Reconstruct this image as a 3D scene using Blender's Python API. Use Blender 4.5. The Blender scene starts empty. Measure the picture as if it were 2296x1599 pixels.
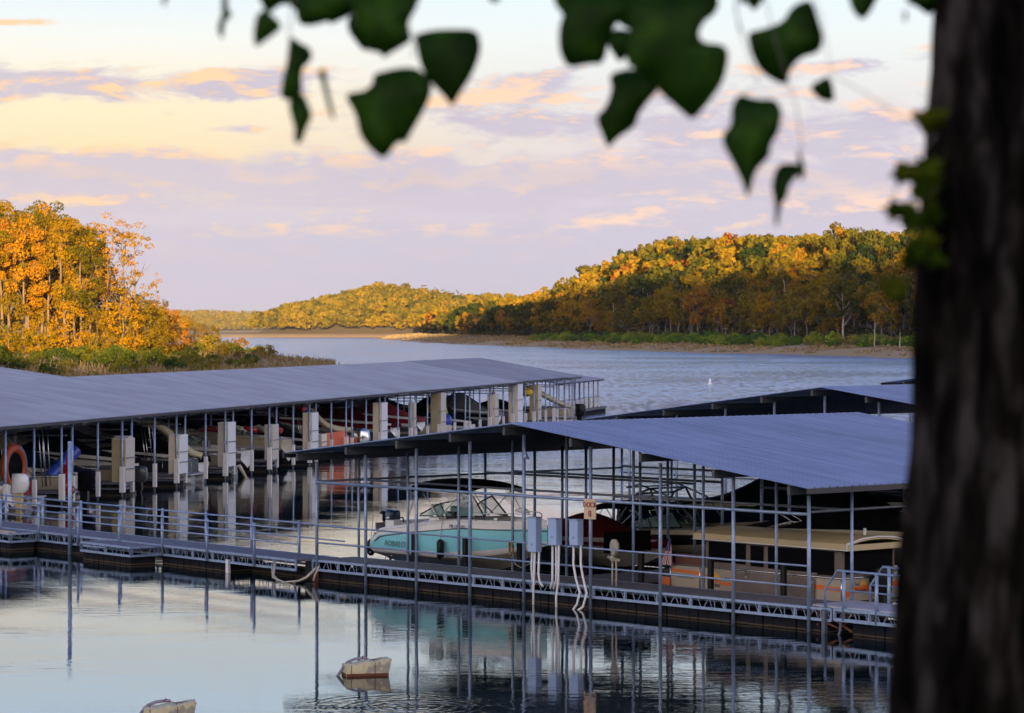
import bpy, math, random
import numpy as np
from mathutils import Vector, Matrix, noise as mnoise
R = math.radians
random.seed(7)
S = bpy.context.scene
COL = S.collection
F, HC, YH, XC = 6500.0, 8.4, 735.0, 1147.5     # focal length in photo units, eye height, horizon row, centre column

def lin(r, g, b):
    f = lambda c: (c/255/12.92) if c/255 <= .04045 else ((c/255+.055)/1.055)**2.4
    return (f(r), f(g), f(b), 1)

# ---------------------------------------------------------------- materials
MATS = {}
def mat(name, col, rough=.6, metal=0., var=.12, scale=3., bump=0., bscale=20., spec=.5, streak=False):
    if name in MATS: return MATS[name]
    m = bpy.data.materials.new(name); m.use_nodes = True
    nt = m.node_tree; N = nt.nodes; L = nt.links
    b = N['Principled BSDF']
    b.inputs['Roughness'].default_value = rough
    b.inputs['Metallic'].default_value = metal
    b.inputs['Specular IOR Level'].default_value = spec
    tc = N.new('ShaderNodeTexCoord'); no = N.new('ShaderNodeTexNoise')
    no.inputs['Scale'].default_value = scale; no.inputs['Detail'].default_value = 5
    if streak:
        mp = N.new('ShaderNodeMapping'); mp.inputs['Scale'].default_value = (1, 1, .15)
        L.new(tc.outputs['Object'], mp.inputs['Vector']); L.new(mp.outputs[0], no.inputs['Vector'])
    else:
        L.new(tc.outputs['Object'], no.inputs['Vector'])
    rp = N.new('ShaderNodeValToRGB')
    rp.color_ramp.elements[0].position = .3; rp.color_ramp.elements[1].position = .7
    rp.color_ramp.elements[0].color = tuple(c*(1-var) for c in col[:3])+(1,)
    rp.color_ramp.elements[1].color = tuple(min(1, c*(1+var)) for c in col[:3])+(1,)
    L.new(no.outputs['Fac'], rp.inputs[0]); L.new(rp.outputs[0], b.inputs['Base Color'])
    if bump:
        n2 = N.new('ShaderNodeTexNoise'); n2.inputs['Scale'].default_value = bscale; n2.inputs['Detail'].default_value = 6
        L.new(tc.outputs['Object'], n2.inputs['Vector'])
        bp = N.new('ShaderNodeBump'); bp.inputs['Strength'].default_value = bump; bp.inputs['Distance'].default_value = .02
        L.new(n2.outputs['Fac'], bp.inputs['Height']); L.new(bp.outputs[0], b.inputs['Normal'])
    MATS[name] = m
    return m

galv = mat('galvanised_steel', (.28, .37, .54, 1), .42, .35, .18, 6)
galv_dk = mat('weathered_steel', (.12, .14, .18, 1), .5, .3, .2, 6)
def roof_mat(name, col, rough, along):
    """ribbed roofing: faint streaks running down the slope, sheet laps and blotches of dirt"""
    m = mat(name, col, rough, 0, .10, .35)
    nt = m.node_tree; N = nt.nodes; L = nt.links; b = N['Principled BSDF']; old = b.inputs['Base Color'].links[0].from_socket
    tc = N.new('ShaderNodeTexCoord'); mp = N.new('ShaderNodeMapping'); mp.inputs['Scale'].default_value = (.25, 4.5, 1) if along == 'x' else (4.5, .25, 1)
    L.new(tc.outputs['Object'], mp.inputs[0]); n = N.new('ShaderNodeTexNoise'); n.inputs['Scale'].default_value = 1.; n.inputs['Detail'].default_value = 6; L.new(mp.outputs[0], n.inputs['Vector'])
    r = N.new('ShaderNodeValToRGB'); r.color_ramp.elements[0].position = .3; r.color_ramp.elements[0].color = (.82, .82, .83, 1); r.color_ramp.elements[1].position = .62; r.color_ramp.elements[1].color = (1.06, 1.06, 1.06, 1)
    L.new(n.outputs['Fac'], r.inputs[0])
    mx = N.new('ShaderNodeMix'); mx.data_type = 'RGBA'; mx.blend_type = 'MULTIPLY'; mx.inputs['Factor'].default_value = 1; L.new(old, mx.inputs['A']); L.new(r.outputs[0], mx.inputs['B'])
    sp = N.new('ShaderNodeTexNoise'); sp.inputs['Scale'].default_value = 1.7; sp.inputs['Detail'].default_value = 9; sp.inputs['Roughness'].default_value = .75; L.new(tc.outputs['Object'], sp.inputs['Vector'])
    r2 = N.new('ShaderNodeValToRGB'); r2.color_ramp.elements[0].position = .66; r2.color_ramp.elements[0].color = (0, 0, 0, 1); r2.color_ramp.elements[1].position = .76; r2.color_ramp.elements[1].color = (.35, .35, .35, 1); L.new(sp.outputs['Fac'], r2.inputs[0])
    m3 = N.new('ShaderNodeMix'); m3.data_type = 'RGBA'; L.new(r2.outputs[0], m3.inputs['Factor']); L.new(mx.outputs['Result'], m3.inputs['A']); m3.inputs['B'].default_value = (.07, .065, .07, 1)
    L.new(m3.outputs['Result'], b.inputs['Base Color']); return m
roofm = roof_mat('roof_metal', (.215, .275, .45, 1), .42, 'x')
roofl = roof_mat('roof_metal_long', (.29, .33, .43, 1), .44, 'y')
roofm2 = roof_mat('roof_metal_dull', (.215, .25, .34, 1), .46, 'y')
fasciam = mat('fascia_brown', (.05, .045, .05, 1), .6, 0, .1)
beamm = mat('beam_primer', (.08, .09, .10, 1), .6, 0, .15)
deckm = mat('deck_boards', (.15, .14, .155, 1), .8, 0, .25, 4, .4, 30)
deckm2 = mat('gangway_plate', (.50, .50, .56, 1), .5, .1, .1, 4)
woodnew = mat('fresh_plank', (.55, .42, .30, 1), .7, 0, .2, 8)
pvc = mat('white_pipe', (.80, .80, .80, 1), .4, 0, .06, 8)
pvc_dirty = mat('stained_pipe', (.50, .46, .38, 1), .5, 0, .25, 12)
whitegel = mat('white_gelcoat', (.84, .84, .83, 1), .18, 0, .04, 2)
cream = mat('cream_paint', (.62, .54, .38, 1), .4, 0, .06, 2)
creamdk = mat('cream_hull', (.45, .40, .28, 1), .4, 0, .1, 2)
tan = mat('tan_paint', (.36, .29, .17, 1), .6, 0, .08, 2)
aqua = mat('aqua_gelcoat', (.29, .76, .86, 1), .15, 0, .04, 1)
hullbot = mat('hull_bottom', (.32, .30, .27, 1), .35, 0, .12, 2)
black = mat('black_plastic', (.006, .007, .009, 1), .4, 0, .2, 6, spec=.25)
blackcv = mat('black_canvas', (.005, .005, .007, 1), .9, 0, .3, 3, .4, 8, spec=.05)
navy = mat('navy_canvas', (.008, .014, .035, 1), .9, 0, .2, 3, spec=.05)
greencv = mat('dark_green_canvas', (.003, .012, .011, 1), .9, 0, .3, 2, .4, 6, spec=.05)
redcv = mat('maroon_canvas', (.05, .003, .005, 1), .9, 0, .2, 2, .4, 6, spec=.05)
redgel = mat('red_gelcoat', (.25, .015, .018, 1), .25, 0, .1, 2)
greycv = mat('grey_canvas', (.16, .16, .17, 1), .8, 0, .2, 2)
brownscreen = mat('taupe_canvas', (.16, .13, .112, 1), .9, 0, .15, 2, .5, 5)
screen = mat('dark_mesh_screen', (.004, .0045, .006, 1), .9, 0, .2, 30, spec=.05)
orange = mat('orange_stripe', (.72, .16, .03, 1), .4, 0, .06)
orange2 = mat('orange_vinyl', (.75, .12, .02, 1), .4, 0, .12, 4)
yellow = mat('yellow_vinyl', (.75, .52, .04, 1), .4, 0, .08)
lemon = mat('sun_disc_yellow', (.80, .42, .05, 1), .4, 0, .05)
blue = mat('blue_plastic', (.02, .06, .38, 1), .3, 0, .12, 2)
brownp = mat('brown_panel', (.12, .042, .022, 1), .5, 0, .12)
redp = mat('red_vinyl', (.35, .03, .03, 1), .4, 0, .2, 4)
chrome = mat('polished_tube', (.62, .64, .68, 1), .18, .9, .05)
alum = mat('dull_aluminium', (.30, .31, .33, 1), .5, .5, .12, 4)
slidem = mat('slide_cream', (.58, .52, .36, 1), .3, 0, .06, 3)
boxblue = mat('meter_box_grey', (.38, .52, .78, 1), .4, .1, .06, 3)
signm = mat('sign_board', (.72, .52, .34, 1), .6, 0, .1, 5)
signred = mat('sign_red', (.30, .02, .02, 1), .6, 0, .15, 20)
textgrey = mat('letter_grey', (.06, .17, .22, 1), .3, 0, .05)
textdk = mat('letter_dark', (.03, .04, .09, 1), .4, 0, .05)
greenfl = mat('mossy_float', (.10, .13, .05, 1), .8, 0, .3, 3)
flagred = mat('flag_red', (.45, .05, .06, 1), .7); flagblue = mat('flag_blue', (.03, .04, .16, 1), .7)
wht = mat('flag_white', (.65, .62, .62, 1), .7)
ropem = mat('rope_fibre', (.42, .35, .22, 1), .9, 0, .2, 20)
lockerw = mat('locker_white', (.80, .81, .86, 1), .45, 0, .04, 2)
lockerc = mat('locker_cream', (.84, .74, .56, 1), .5, 0, .05, 2)
lockert = mat('locker_tan', (.45, .38, .22, 1), .6, 0, .08, 2)
lockerg = mat('locker_grey', (.60, .56, .50, 1), .6, 0, .08, 2)
rust = mat('rusty_steel', (.16, .06, .03, 1), .8, 0, .35, 15)

def glassm():
    m = bpy.data.materials.new('tinted_glass'); m.use_nodes = True
    b = m.node_tree.nodes['Principled BSDF']
    b.inputs['Base Color'].default_value = (.35, .62, .6, 1); b.inputs['Roughness'].default_value = .05
    b.inputs['Alpha'].default_value = .42
    return m
glass = glassm()
def clearm():
    m = bpy.data.materials.new('clear_vinyl'); m.use_nodes = True
    b = m.node_tree.nodes['Principled BSDF']
    b.inputs['Base Color'].default_value = (.7, .68, .66, 1); b.inputs['Roughness'].default_value = .2
    b.inputs['Alpha'].default_value = .35
    return m
clearv = clearm()

def floatm():
    m = mat('black_float', (.004, .007, .016, 1), .7, 0, .25, 2, spec=.08)
    nt = m.node_tree; N = nt.nodes; L = nt.links; b = N['Principled BSDF']
    old = b.inputs['Base Color'].links[0].from_socket
    geo = N.new('ShaderNodeNewGeometry'); sx = N.new('ShaderNodeSeparateXYZ'); L.new(geo.outputs['Position'], sx.inputs[0])
    no = N.new('ShaderNodeTexNoise'); no.inputs['Scale'].default_value = 1.4; no.inputs['Detail'].default_value = 6
    L.new(geo.outputs['Position'], no.inputs['Vector'])
    ma = N.new('ShaderNodeMath'); ma.operation = 'MULTIPLY_ADD'; ma.inputs[1].default_value = .06; L.new(no.outputs['Fac'], ma.inputs[0]); L.new(sx.outputs['Z'], ma.inputs[2])
    cr = N.new('ShaderNodeValToRGB'); e = cr.color_ramp.elements
    e[0].position = .0; e[0].color = (.0, .0, .0, 1); e[1].position = .045; e[1].color = (.1, .1, .1, 1)
    for p, v in ((.062, .85), (.08, .75), (.095, .12), (.35, 0)):
        k = cr.color_ramp.elements.new(p); k.color = (v, v, v, 1)
    L.new(ma.outputs[0], cr.inputs[0])
    mx = N.new('ShaderNodeMix'); mx.data_type = 'RGBA'
    L.new(cr.outputs[0], mx.inputs['Factor']); L.new(old, mx.inputs['A']); mx.inputs['B'].default_value = (.13, .095, .05, 1)
    L.new(mx.outputs['Result'], b.inputs['Base Color'])
    return m
floatb = floatm()

# ---------------------------------------------------------------- mesh builder
class MB:
    def __init__(s): s.v = []; s.f = []; s.m = []; s.sm = []
    def add(s, vs, fs, mi=0, smooth=False):
        o = len(s.v); s.v += [tuple(v) for v in vs]
        for f in fs: s.f.append(tuple(i+o for i in f)); s.m.append(mi); s.sm.append(smooth)
    def box(s, a, b, mi=0):
        x0, y0, z0 = a; x1, y1, z1 = b
        s.add([(x0,y0,z0),(x1,y0,z0),(x1,y1,z0),(x0,y1,z0),(x0,y0,z1),(x1,y0,z1),(x1,y1,z1),(x0,y1,z1)],
              [(0,3,2,1),(4,5,6,7),(0,1,5,4),(1,2,6,5),(2,3,7,6),(3,0,4,7)], mi)
    def bar(s, p, q, w, h=None, mi=0):           # rectangular bar between two points
        h = h or w; p = Vector(p); q = Vector(q); d = (q-p).normalized()
        up = Vector((0,0,1)) if abs(d.z) < .95 else Vector((1,0,0))
        a = d.cross(up).normalized()*w/2; c = a.cross(d).normalized()*h/2
        vs = [p-a-c, p+a-c, p+a+c, p-a+c, q-a-c, q+a-c, q+a+c, q-a+c]
        s.add(vs, [(0,3,2,1),(4,5,6,7),(0,1,5,4),(1,2,6,5),(2,3,7,6),(3,0,4,7)], mi)
    def tube(s, pts, r, n=8, mi=0, caps=True, taper=None):
        pts = [Vector(p) for p in pts]; o = len(s.v); prev = None
        for i, p in enumerate(pts):
            d = (pts[min(i+1, len(pts)-1)]-pts[max(i-1, 0)]).normalized()
            if prev is None:
                up = Vector((0,0,1)) if abs(d.z) < .9 else Vector((1,0,0)); a = d.cross(up).normalized()
            else:
                a = (prev-d*prev.dot(d)).normalized()
            prev = a; b = d.cross(a)
            rr = r[i] if isinstance(r, (list, tuple)) else r
            for k in range(n):
                t = 2*math.pi*k/n; s.v.append(tuple(p+(a*math.cos(t)+b*math.sin(t))*rr))
        for i in range(len(pts)-1):
            for k in range(n):
                s.f.append((o+i*n+k, o+i*n+(k+1)%n, o+(i+1)*n+(k+1)%n, o+(i+1)*n+k)); s.m.append(mi); s.sm.append(True)
        if caps:
            s.f.append(tuple(o+k for k in range(n))[::-1]); s.m.append(mi); s.sm.append(False)
            e = o+(len(pts)-1)*n
            s.f.append(tuple(e+k for k in range(n))); s.m.append(mi); s.sm.append(False)
    def grid(s, rows, mi=0, smooth=True, flip=False, close=False):
        o = len(s.v); n = len(rows[0])
        for r_ in rows: s.v += [tuple(v) for v in r_]
        for i in range(len(rows)-1):
            for k in range(n if close else n-1):
                q = (o+i*n+k, o+i*n+(k+1)%n, o+(i+1)*n+(k+1)%n, o+(i+1)*n+k)
                s.f.append(q[::-1] if flip else q); s.m.append(mi[k] if isinstance(mi, (list, tuple)) else mi); s.sm.append(smooth)
    def lathe(s, prof, n=14, mi=0, c=(0,0,0)):
        s.grid([[(c[0]+r*math.cos(2*math.pi*k/n), c[1]+r*math.sin(2*math.pi*k/n), c[2]+z) for k in range(n)] for r, z in prof], mi, True, False, True)
    def sphere(s, c, rx, ry, rz, n=12, mi=0):
        rows = []
        for i in range(n//2+1):
            a = math.pi*i/(n//2)
            rows.append([(c[0]+rx*math.sin(a)*math.cos(2*math.pi*k/n), c[1]+ry*math.sin(a)*math.sin(2*math.pi*k/n), c[2]-rz*math.cos(a)) for k in range(n)])
        s.grid(rows, mi, True, False, True)
    def mesh(s, name, mats, bevel=0):
        me = bpy.data.meshes.new(name); me.from_pydata(s.v, [], s.f)
        for m in mats: me.materials.append(m)
        me.polygons.foreach_set('material_index', s.m); me.polygons.foreach_set('use_smooth', s.sm)
        me.update(); return me

def link(name, me, parent=None, loc=(0,0,0), rot=(0,0,0), label=None):
    o = bpy.data.objects.new(name, me); COL.objects.link(o); o.location = loc; o.rotation_euler = rot
    if parent: o.parent = parent
    if label: o['label'] = label
    return o
def split_parts(name, mb, mats, parent, label=None):
    """every separate piece of the builder becomes a part of its own"""
    par = list(range(len(mb.v)))
    def find(a):
        while par[a] != a: par[a] = par[par[a]]; a = par[a]
        return a
    for f in mb.f:
        r0 = find(f[0])
        for i in f[1:]: par[find(i)] = r0
    groups = {}
    for f, m_, s_ in zip(mb.f, mb.m, mb.sm): groups.setdefault(find(f[0]), []).append((f, m_, s_))
    for g in groups.values():
        nb_ = MB(); mp = {}
        for f, m_, s_ in g:
            for i in f:
                if i not in mp: mp[i] = len(nb_.v); nb_.v.append(mb.v[i])
            nb_.f.append(tuple(mp[i] for i in f)); nb_.m.append(m_); nb_.sm.append(s_)
        part(name, nb_, mats, parent, label)
def part(name, mb, mats, parent, label=None, loc=(0,0,0), rot=(0,0,0)):
    if not isinstance(mats, (list, tuple)): mats = [mats]
    return link(name, mb.mesh(name, mats), parent, loc, rot, label)
def tag(o, label, cat, group=None, kind=None):
    if label: o['label'] = label
    if cat: o['category'] = cat
    if group: o['group'] = group
    if kind: o['kind'] = kind
    return o
def thing(name, label, cat, loc=(0,0,0), rz=0, group=None):
    o = bpy.data.objects.new(name, None); COL.objects.link(o); o.empty_display_size = .3
    o.location = loc; o.rotation_euler = (0,0,rz); return tag(o, label, cat, group)
def copy_tree(o, parent=None):
    c = o.copy(); COL.objects.link(c); c.parent = parent
    for ch in list(o.children): copy_tree(ch, c)
    return c
def struct(name, me, label, loc=(0,0,0)):
    o = link(name, me, None, loc); return tag(o, label, name.replace('_', ' '), None, 'structure')
def text_part(txt, size, m, parent, loc, rot, name='lettering', depth=.004, align='CENTER', sx=1.):
    cu = bpy.data.curves.new('txt', 'FONT'); cu.body = txt; cu.size = size; cu.extrude = depth; cu.align_x = align; cu.resolution_u = 3
    t = bpy.data.objects.new('txt', cu); COL.objects.link(t); bpy.context.view_layer.update()
    me = bpy.data.meshes.new_from_object(t.evaluated_get(bpy.context.evaluated_depsgraph_get()))
    bpy.data.objects.remove(t); me.materials.clear(); me.materials.append(m); me.name = name
    o = link(name, me, parent, loc, rot); o.scale = (sx, 1, 1); return o

# ---------------------------------------------------------------- frames of the docks
class Frame:
    def __init__(s, x, y, dx, dy):
        l = math.hypot(dx, dy); s.o = (x, y); s.g = (dx/l, dy/l); s.a = (-dy/l, dx/l); s.ang = math.atan2(dy, dx)
    def w(s, t, u, z=0): return (s.o[0]+t*s.g[0]+u*s.a[0], s.o[1]+t*s.g[1]+u*s.a[1], z)
D8 = Frame(-6.48, 96.3, .674, -.739)
DL = Frame(-22.51, 129.04, .2145, .9767)
WK = Frame(-17.95, 109.8, .622, -.783)
D9 = Frame(3.2, 133.0, .674, -.739)

def truss(mb, p, q, zt, zb, mod=2.6, web=5, w=.06):
    p = Vector(p+(0,)) if len(p) == 2 else Vector(p); q = Vector(q+(0,)) if len(q) == 2 else Vector(q)
    L = (q-p).length; d = (q-p)/L
    P = lambda t, z: (p.x+d.x*t, p.y+d.y*t, z)
    mb.bar(P(0, zt), P(L, zt), w, w*1.2); mb.bar(P(0, zb), P(L, zb), w, w*1.3)
    n = max(1, round(L/mod)); m = L/n
    for i in range(n+1): mb.bar(P(i*m, zb), P(i*m, zt), .05)
    for i in range(n):
        for k in range(web):
            a = i*m+m*(k+.15)/web; b = i*m+m*(k+.62)/web
            mb.bar(P(a, zb), P(b, zt) if k % 2 else P(a-.02, zt), .018)
            mb.bar(P(b, zt), P(a+m*.8/web, zb), .018)

def floats(parent, frame_pts, top=.40, wdt=1.5, n=None, m=None):
    """row of black floats between two local points, each one its own part"""
    (x0, y0), (x1, y1) = frame_pts
    L = math.hypot(x1-x0, y1-y0); n = n or max(1, round(L/1.25)); s = L/n; ang = math.atan2(y1-y0, x1-x0)
    key = ('float', round(s, 2), wdt, top)
    if key not in FL:
        b = MB(); g = .03
        b.box((g, 0, -.35), (s-g, wdt, top-.03)); b.box((g+.05, .03, top-.03), (s-g-.05, wdt-.03, top))
        for q in (.3, .7): b.box((s*q-.03, -.018, -.3), (s*q+.03, 0, top-.08))
        FL[key] = b.mesh('float', [m or floatb])
    for i in range(n):
        link('float', FL[key], parent, (x0+(x1-x0)*i/n, y0+(y1-y0)*i/n, random.uniform(-.015, .01)), (0, 0, ang))
FL = {}

def post_mesh(h, r=.055, cap=False):
    k = ('post', round(h, 2), r, cap)
    if k not in FL:
        b = MB(); b.tube([(0,0,0), (0,0,h)], r, 8)
        if cap: b.sphere((0,0,h), r*1.25, r*1.25, r*1.1, 8)
        FL[k] = b.mesh('post', [galv])
    return FL[k]
# ================================================================ docks
def roof_mb(c0, cr, c1, z0, zr, z1, l0, l1, swap=False, pitch=.31, rib=.035, both=True):
    """gable roof: c = across coordinate, l = along coordinate; ribs run up the slope. returns (sheet, fascia)"""
    mb = MB(); P = (lambda c, l, z: (c, l, z)) if not swap else (lambda c, l, z: (l, c, z))
    n = int((l1-l0)/pitch); st = (l1-l0)/n; fl = swap
    prof = []
    for i in range(n):
        a = l0+i*st
        prof += [(a, 0), (a+st*.80, 0), (a+st*.86, rib), (a+st*.94, rib)]
    prof.append((l1, 0))
    for (ca, za, cb, zb) in ((c0, z0, cr, zr), (cr, zr, c1, z1)):
        sag = .0
        rows = [[P(ca, l, za+h) for l, h in prof], [P(cb, l, zb+h) for l, h in prof]]
        mb.grid(rows, 0, False, fl)
        rows = [[P(ca, l, za+h-.02) for l, h in prof], [P(cb, l, zb+h-.02) for l, h in prof]]
        mb.grid(rows, 0, False, not fl)
    for c, z in ((c0, z0), (c1, z1)):    # closed sheet edges at the eaves
        mb.grid([[P(c, l, z+h) for l, h in prof], [P(c, l, z+h-.02) for l, h in prof]], 0, False)
    for l in (l0, l1):
        mb.add([P(c0, l, z0), P(cr, l, zr), P(c1, l, z1), P(c1, l, z1-.02), P(cr, l, zr-.02), P(c0, l, z0-.02)], [(0,1,4,5),(1,2,3,4)])
    return mb

def rz8(t): return 4.25+(5.5-4.25)*(t+.7)/11.3 if t < 10.6 else 5.5-(5.5-4.03)*(t-10.6)/11.96

def gable_dock(name, label, fr, t0, tr, t1, z0, zr, z1, u0, u1, posts, uposts, rails=(3.28, 1.83, 1.27), near=True, rmat=roofm):
    d = thing(name, label, 'boat dock', fr.w(0, 0), fr.ang)
    rz = lambda t: z0+(zr-z0)*(t-t0)/(tr-t0) if t < tr else zr+(z1-zr)*(t-tr)/(t1-tr)
    part('roof', roof_mb(t0, tr, t1, z0, zr, z1, u0, u1), rmat, d)
    b = MB()
    for t in posts:                                   # purlin channels running under the sheet
        z = rz(t)-.05
        b.box((t-.05, u0+.06, z-.27), (t+.05, u1-.06, z-.03))
    split_parts('roof_beam', b, beamm, d)
    b = MB()
    for t, z in ((t0, z0), (t1, z1)):
        b.box((t-.01 if t == t0 else t-.06, u0+.02, z-.17), (t+.06 if t == t0 else t+.01, u1-.02, z-.025))
    split_parts('fascia', b, fasciam, d)
    for (u, rr) in uposts:
        for t in posts:
            h = rz(t)-.3-(.05)
            link('post', post_mesh(round(h+.15, 1), rr), d, (t, u, -.15 if u == 0 else -.1))
    return d, rz

# ---- dock 8, the near covered dock
T8 = [0, 2.55, 5.09, 7.67, 10.16, 13.1, 16.03, 18.94, 21.8]
dock8, _ = gable_dock('covered_dock', 'near covered boat dock with lavender metal roof and the DOCK 8 sign', D8,
    -.7, 10.6, 22.56, 4.25, 5.5, 4.03, -.9, 15.0, T8, ((0, .054), (1.8, .045), (7.5, .05), (8.8, .05), (14.2, .05)))
b = MB(); b.box((-.25, .06, .62), (22.6, 1.74, .69)); part('deck', b, deckm, dock8, 'walkway along the open gable end')
b = MB(); b.box((10.3, 1.76, .62), (12.95, 14.3, .69))
b.box((0, 7.56, .62), (10.28, 8.74, .69)); b.box((12.97, 7.56, .62), (21.8, 8.74, .69)); b.box((0, 14.32, .62), (21.8, 15.0, .69))
split_parts('finger_deck', b, deckm, dock8)
for u in (.03, 1.77):
    b = MB(); truss(b, (-.25, u), (22.6, u), .66, .36, 1.35, 3); part('truss', b, galv, dock8)
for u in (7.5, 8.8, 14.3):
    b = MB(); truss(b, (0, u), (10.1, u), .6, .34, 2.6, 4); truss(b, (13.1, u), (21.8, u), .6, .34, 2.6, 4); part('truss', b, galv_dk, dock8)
for z, r0 in ((3.27, .05), (1.84, .035), (1.27, .035)):
    b = MB(); b.tube([(0, -.03, z), (10.9, -.03, z-.02), (21.8, -.03, z-.03)], r0 if z > 3 else .03, 6); part('rail', b, galv, dock8)
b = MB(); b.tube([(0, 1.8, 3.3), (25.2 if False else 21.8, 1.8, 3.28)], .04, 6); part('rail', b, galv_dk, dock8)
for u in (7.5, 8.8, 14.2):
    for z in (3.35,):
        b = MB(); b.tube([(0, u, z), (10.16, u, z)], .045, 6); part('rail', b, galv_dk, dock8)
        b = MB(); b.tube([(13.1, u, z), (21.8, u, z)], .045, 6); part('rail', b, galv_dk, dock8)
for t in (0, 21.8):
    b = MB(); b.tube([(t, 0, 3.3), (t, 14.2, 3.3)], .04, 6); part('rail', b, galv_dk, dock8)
floats(dock8, ((-.2, .1), (22.5, .1)), .36, 1.5)
floats(dock8, ((0, 7.7), (10.2, 7.7)), .34, .9); floats(dock8, ((13.1, 7.7), (21.8, 7.7)), .34, .9)
b = MB()
for t in (5.15, 2.6, 7.75, 13.2, 16.1, 19.0): b.box((t+.02, 1.88, .1), (t+.17, 2.0, 1.6))
split_parts('bumper', b, black, dock8)
# joint plate at the left end, hinge to the walkway
b = MB(); b.box((-.75, .1, .1), (-.28, 1.7, .60)); part('hinge_plate', b, black, dock8)
b = MB(); b.bar((0, -.05, -.2), (0, -.05, .3), .12); part('pile', b, rust, dock8)

# lamp under the gable
lam = thing('flood_lamp', 'small grey flood lamp on the post beneath the gable peak of the near dock', 'lamp', D8.w(10.25, -.12, 4.62), D8.ang)
b = MB(); b.tube([(0,0,.15), (.12,-.05,.1), (.2,-.1,-.05)], .02, 6); part('bracket', b, galv, lam)
b = MB(); b.lathe([(.03,.0), (.06,-.06), (.13,-.2), (.12,-.2), (.0,-.15)], 12, 0, (.22,-.1,-.02)); part('lamp_head', b, galv, lam)

# meter boxes with conduits
def meter_box(t, z0, z1, w, label, pipes, rounded=False):
    o = thing('meter_box', label, 'electric box', D8.w(t, -.12, 0), D8.ang, None)
    b = MB()
    if rounded:
        pr = [(w, z0), (w, z1), (.2, z1+.02)]
        vs = []
        prof = [(0, z0), (w, z0), (w+.02, z0+.3), (w, z1-.12), (w-.07, z1-.02), (w-.14, z1), (0, z1)]
        for y in (-.22, 0): vs += [(x, y, z) for x, z in prof]
        n = len(prof); b.add(vs, [tuple(range(n)), tuple(range(2*n-1, n-1, -1))]+[(i, i+n, (i+1)%n+n, (i+1)%n) for i in range(n)])
    else:
        b.box((0, -.24, z0), (w, 0, z1))
    part('cabinet', b, boxblue, o)
    b = MB(); b.box((-.02, -.26, z1+.003), (w+.02 if not rounded else w-.12, .0, z1+.04)); b.box((w*.45, -.265, z0+.2), (w*.55, -.243, z0+.26)); part('lid', b, galv, o)
    for pts in pipes:
        b = MB(); b.tube(pts, .036, 8); part('conduit', b, pvc, o)
    return o
meter_box(10.72, 1.60, 2.62, .36, 'tall round-cornered grey electric box, left of the three on the dock rail',
    [[(.05,-.1,1.6), (.02,-.1,1.1), (.06,-.1,.75), (.18,-.12,.6)], [(.22,-.15,1.6), (.2,-.18,.6), (.2,-.2,-.3)], [(.36,-.1,1.6), (.33,-.1,.95), (.38,-.1,.7), (.55,-.12,.56)]])
meter_box(11.62, 1.86, 2.62, .36, 'square grey electric box, middle one of three on the dock rail',
    [[(.06,-.1,1.86), (.05,-.1,.75), (-.02,-.12,.52)], [(.22,-.1,1.86), (.22,-.1,.8), (.12,-.12,.52)], [(.38,-.14,1.86), (.36,-.15,.8), (.32,-.2,.3), (.33,-.2,-.3)]])
meter_box(12.55, 1.90, 2.64, .36, 'square grey electric box with two curving conduits, right one of three',
    [[(.05,-.1,1.9), (.06,-.12,1.3), (.2,-.15,.9), (.42,-.2,.5), (.40,-.3,.15), (.15,-.4,-.2)], [(.36,-.1,1.9), (.38,-.12,1.3), (.52,-.15,.9), (.72,-.2,.5), (.66,-.3,.1), (.3,-.4,-.15), (.1,-.42,-.3)]])

# sign
sg = thing('dock_sign', 'tan board reading DOCK 8 in red letters, fixed high on a dock post', 'sign', D8.w(13.18, -.09, 2.98), D8.ang+R(8))
b = MB(); b.box((-.22, -.02, -.29), (.22, .0, .31)); part('board', b, signm, sg)
for w_, sz, zz, sx in (('DOCK', .215, .07, .80), ('8', .27, -.215, .95)):
    for k in (-.006, 0, .006):
        text_part(w_, sz, signred, sg, (k, -.024, zz), (R(90), 0, 0), sx=sx)

# winch stand
def winch(t, u, z, label):
    o = thing('boat_winch', label, 'winch', D8.w(t, u, .69), D8.ang+R(-20))
    for x in (-.14, .14):
        b = MB(); b.tube([(x, 0, 0), (x, 0, .78)], .03, 8); part('leg', b, pvc_dirty, o)
    b = MB(); b.tube([(0,-.05,1.16), (0,.06,1.16)], .23, 20); b.tube([(0,-.08,1.16), (0,-.05,1.16)], .09, 12)
    b.tube([(0,-.07,.98), (0,.04,.98)], .1, 12); part('gear_wheel', b, pvc_dirty, o)
    b = MB(); b.box((-.2, -.06, .74), (.2, .1, .82)); b.tube([(-.2,-.1,.84), (.2,-.1,.84)], .05, 8); part('frame', b, pvc_dirty, o)
winch(13.55, .55, 0, 'pale boat lift winch with round gear wheel on two legs beside the sign post')
winch(15.2, 7.3, 0, 'pale boat lift winch half hidden behind the maroon covered boat')

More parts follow.
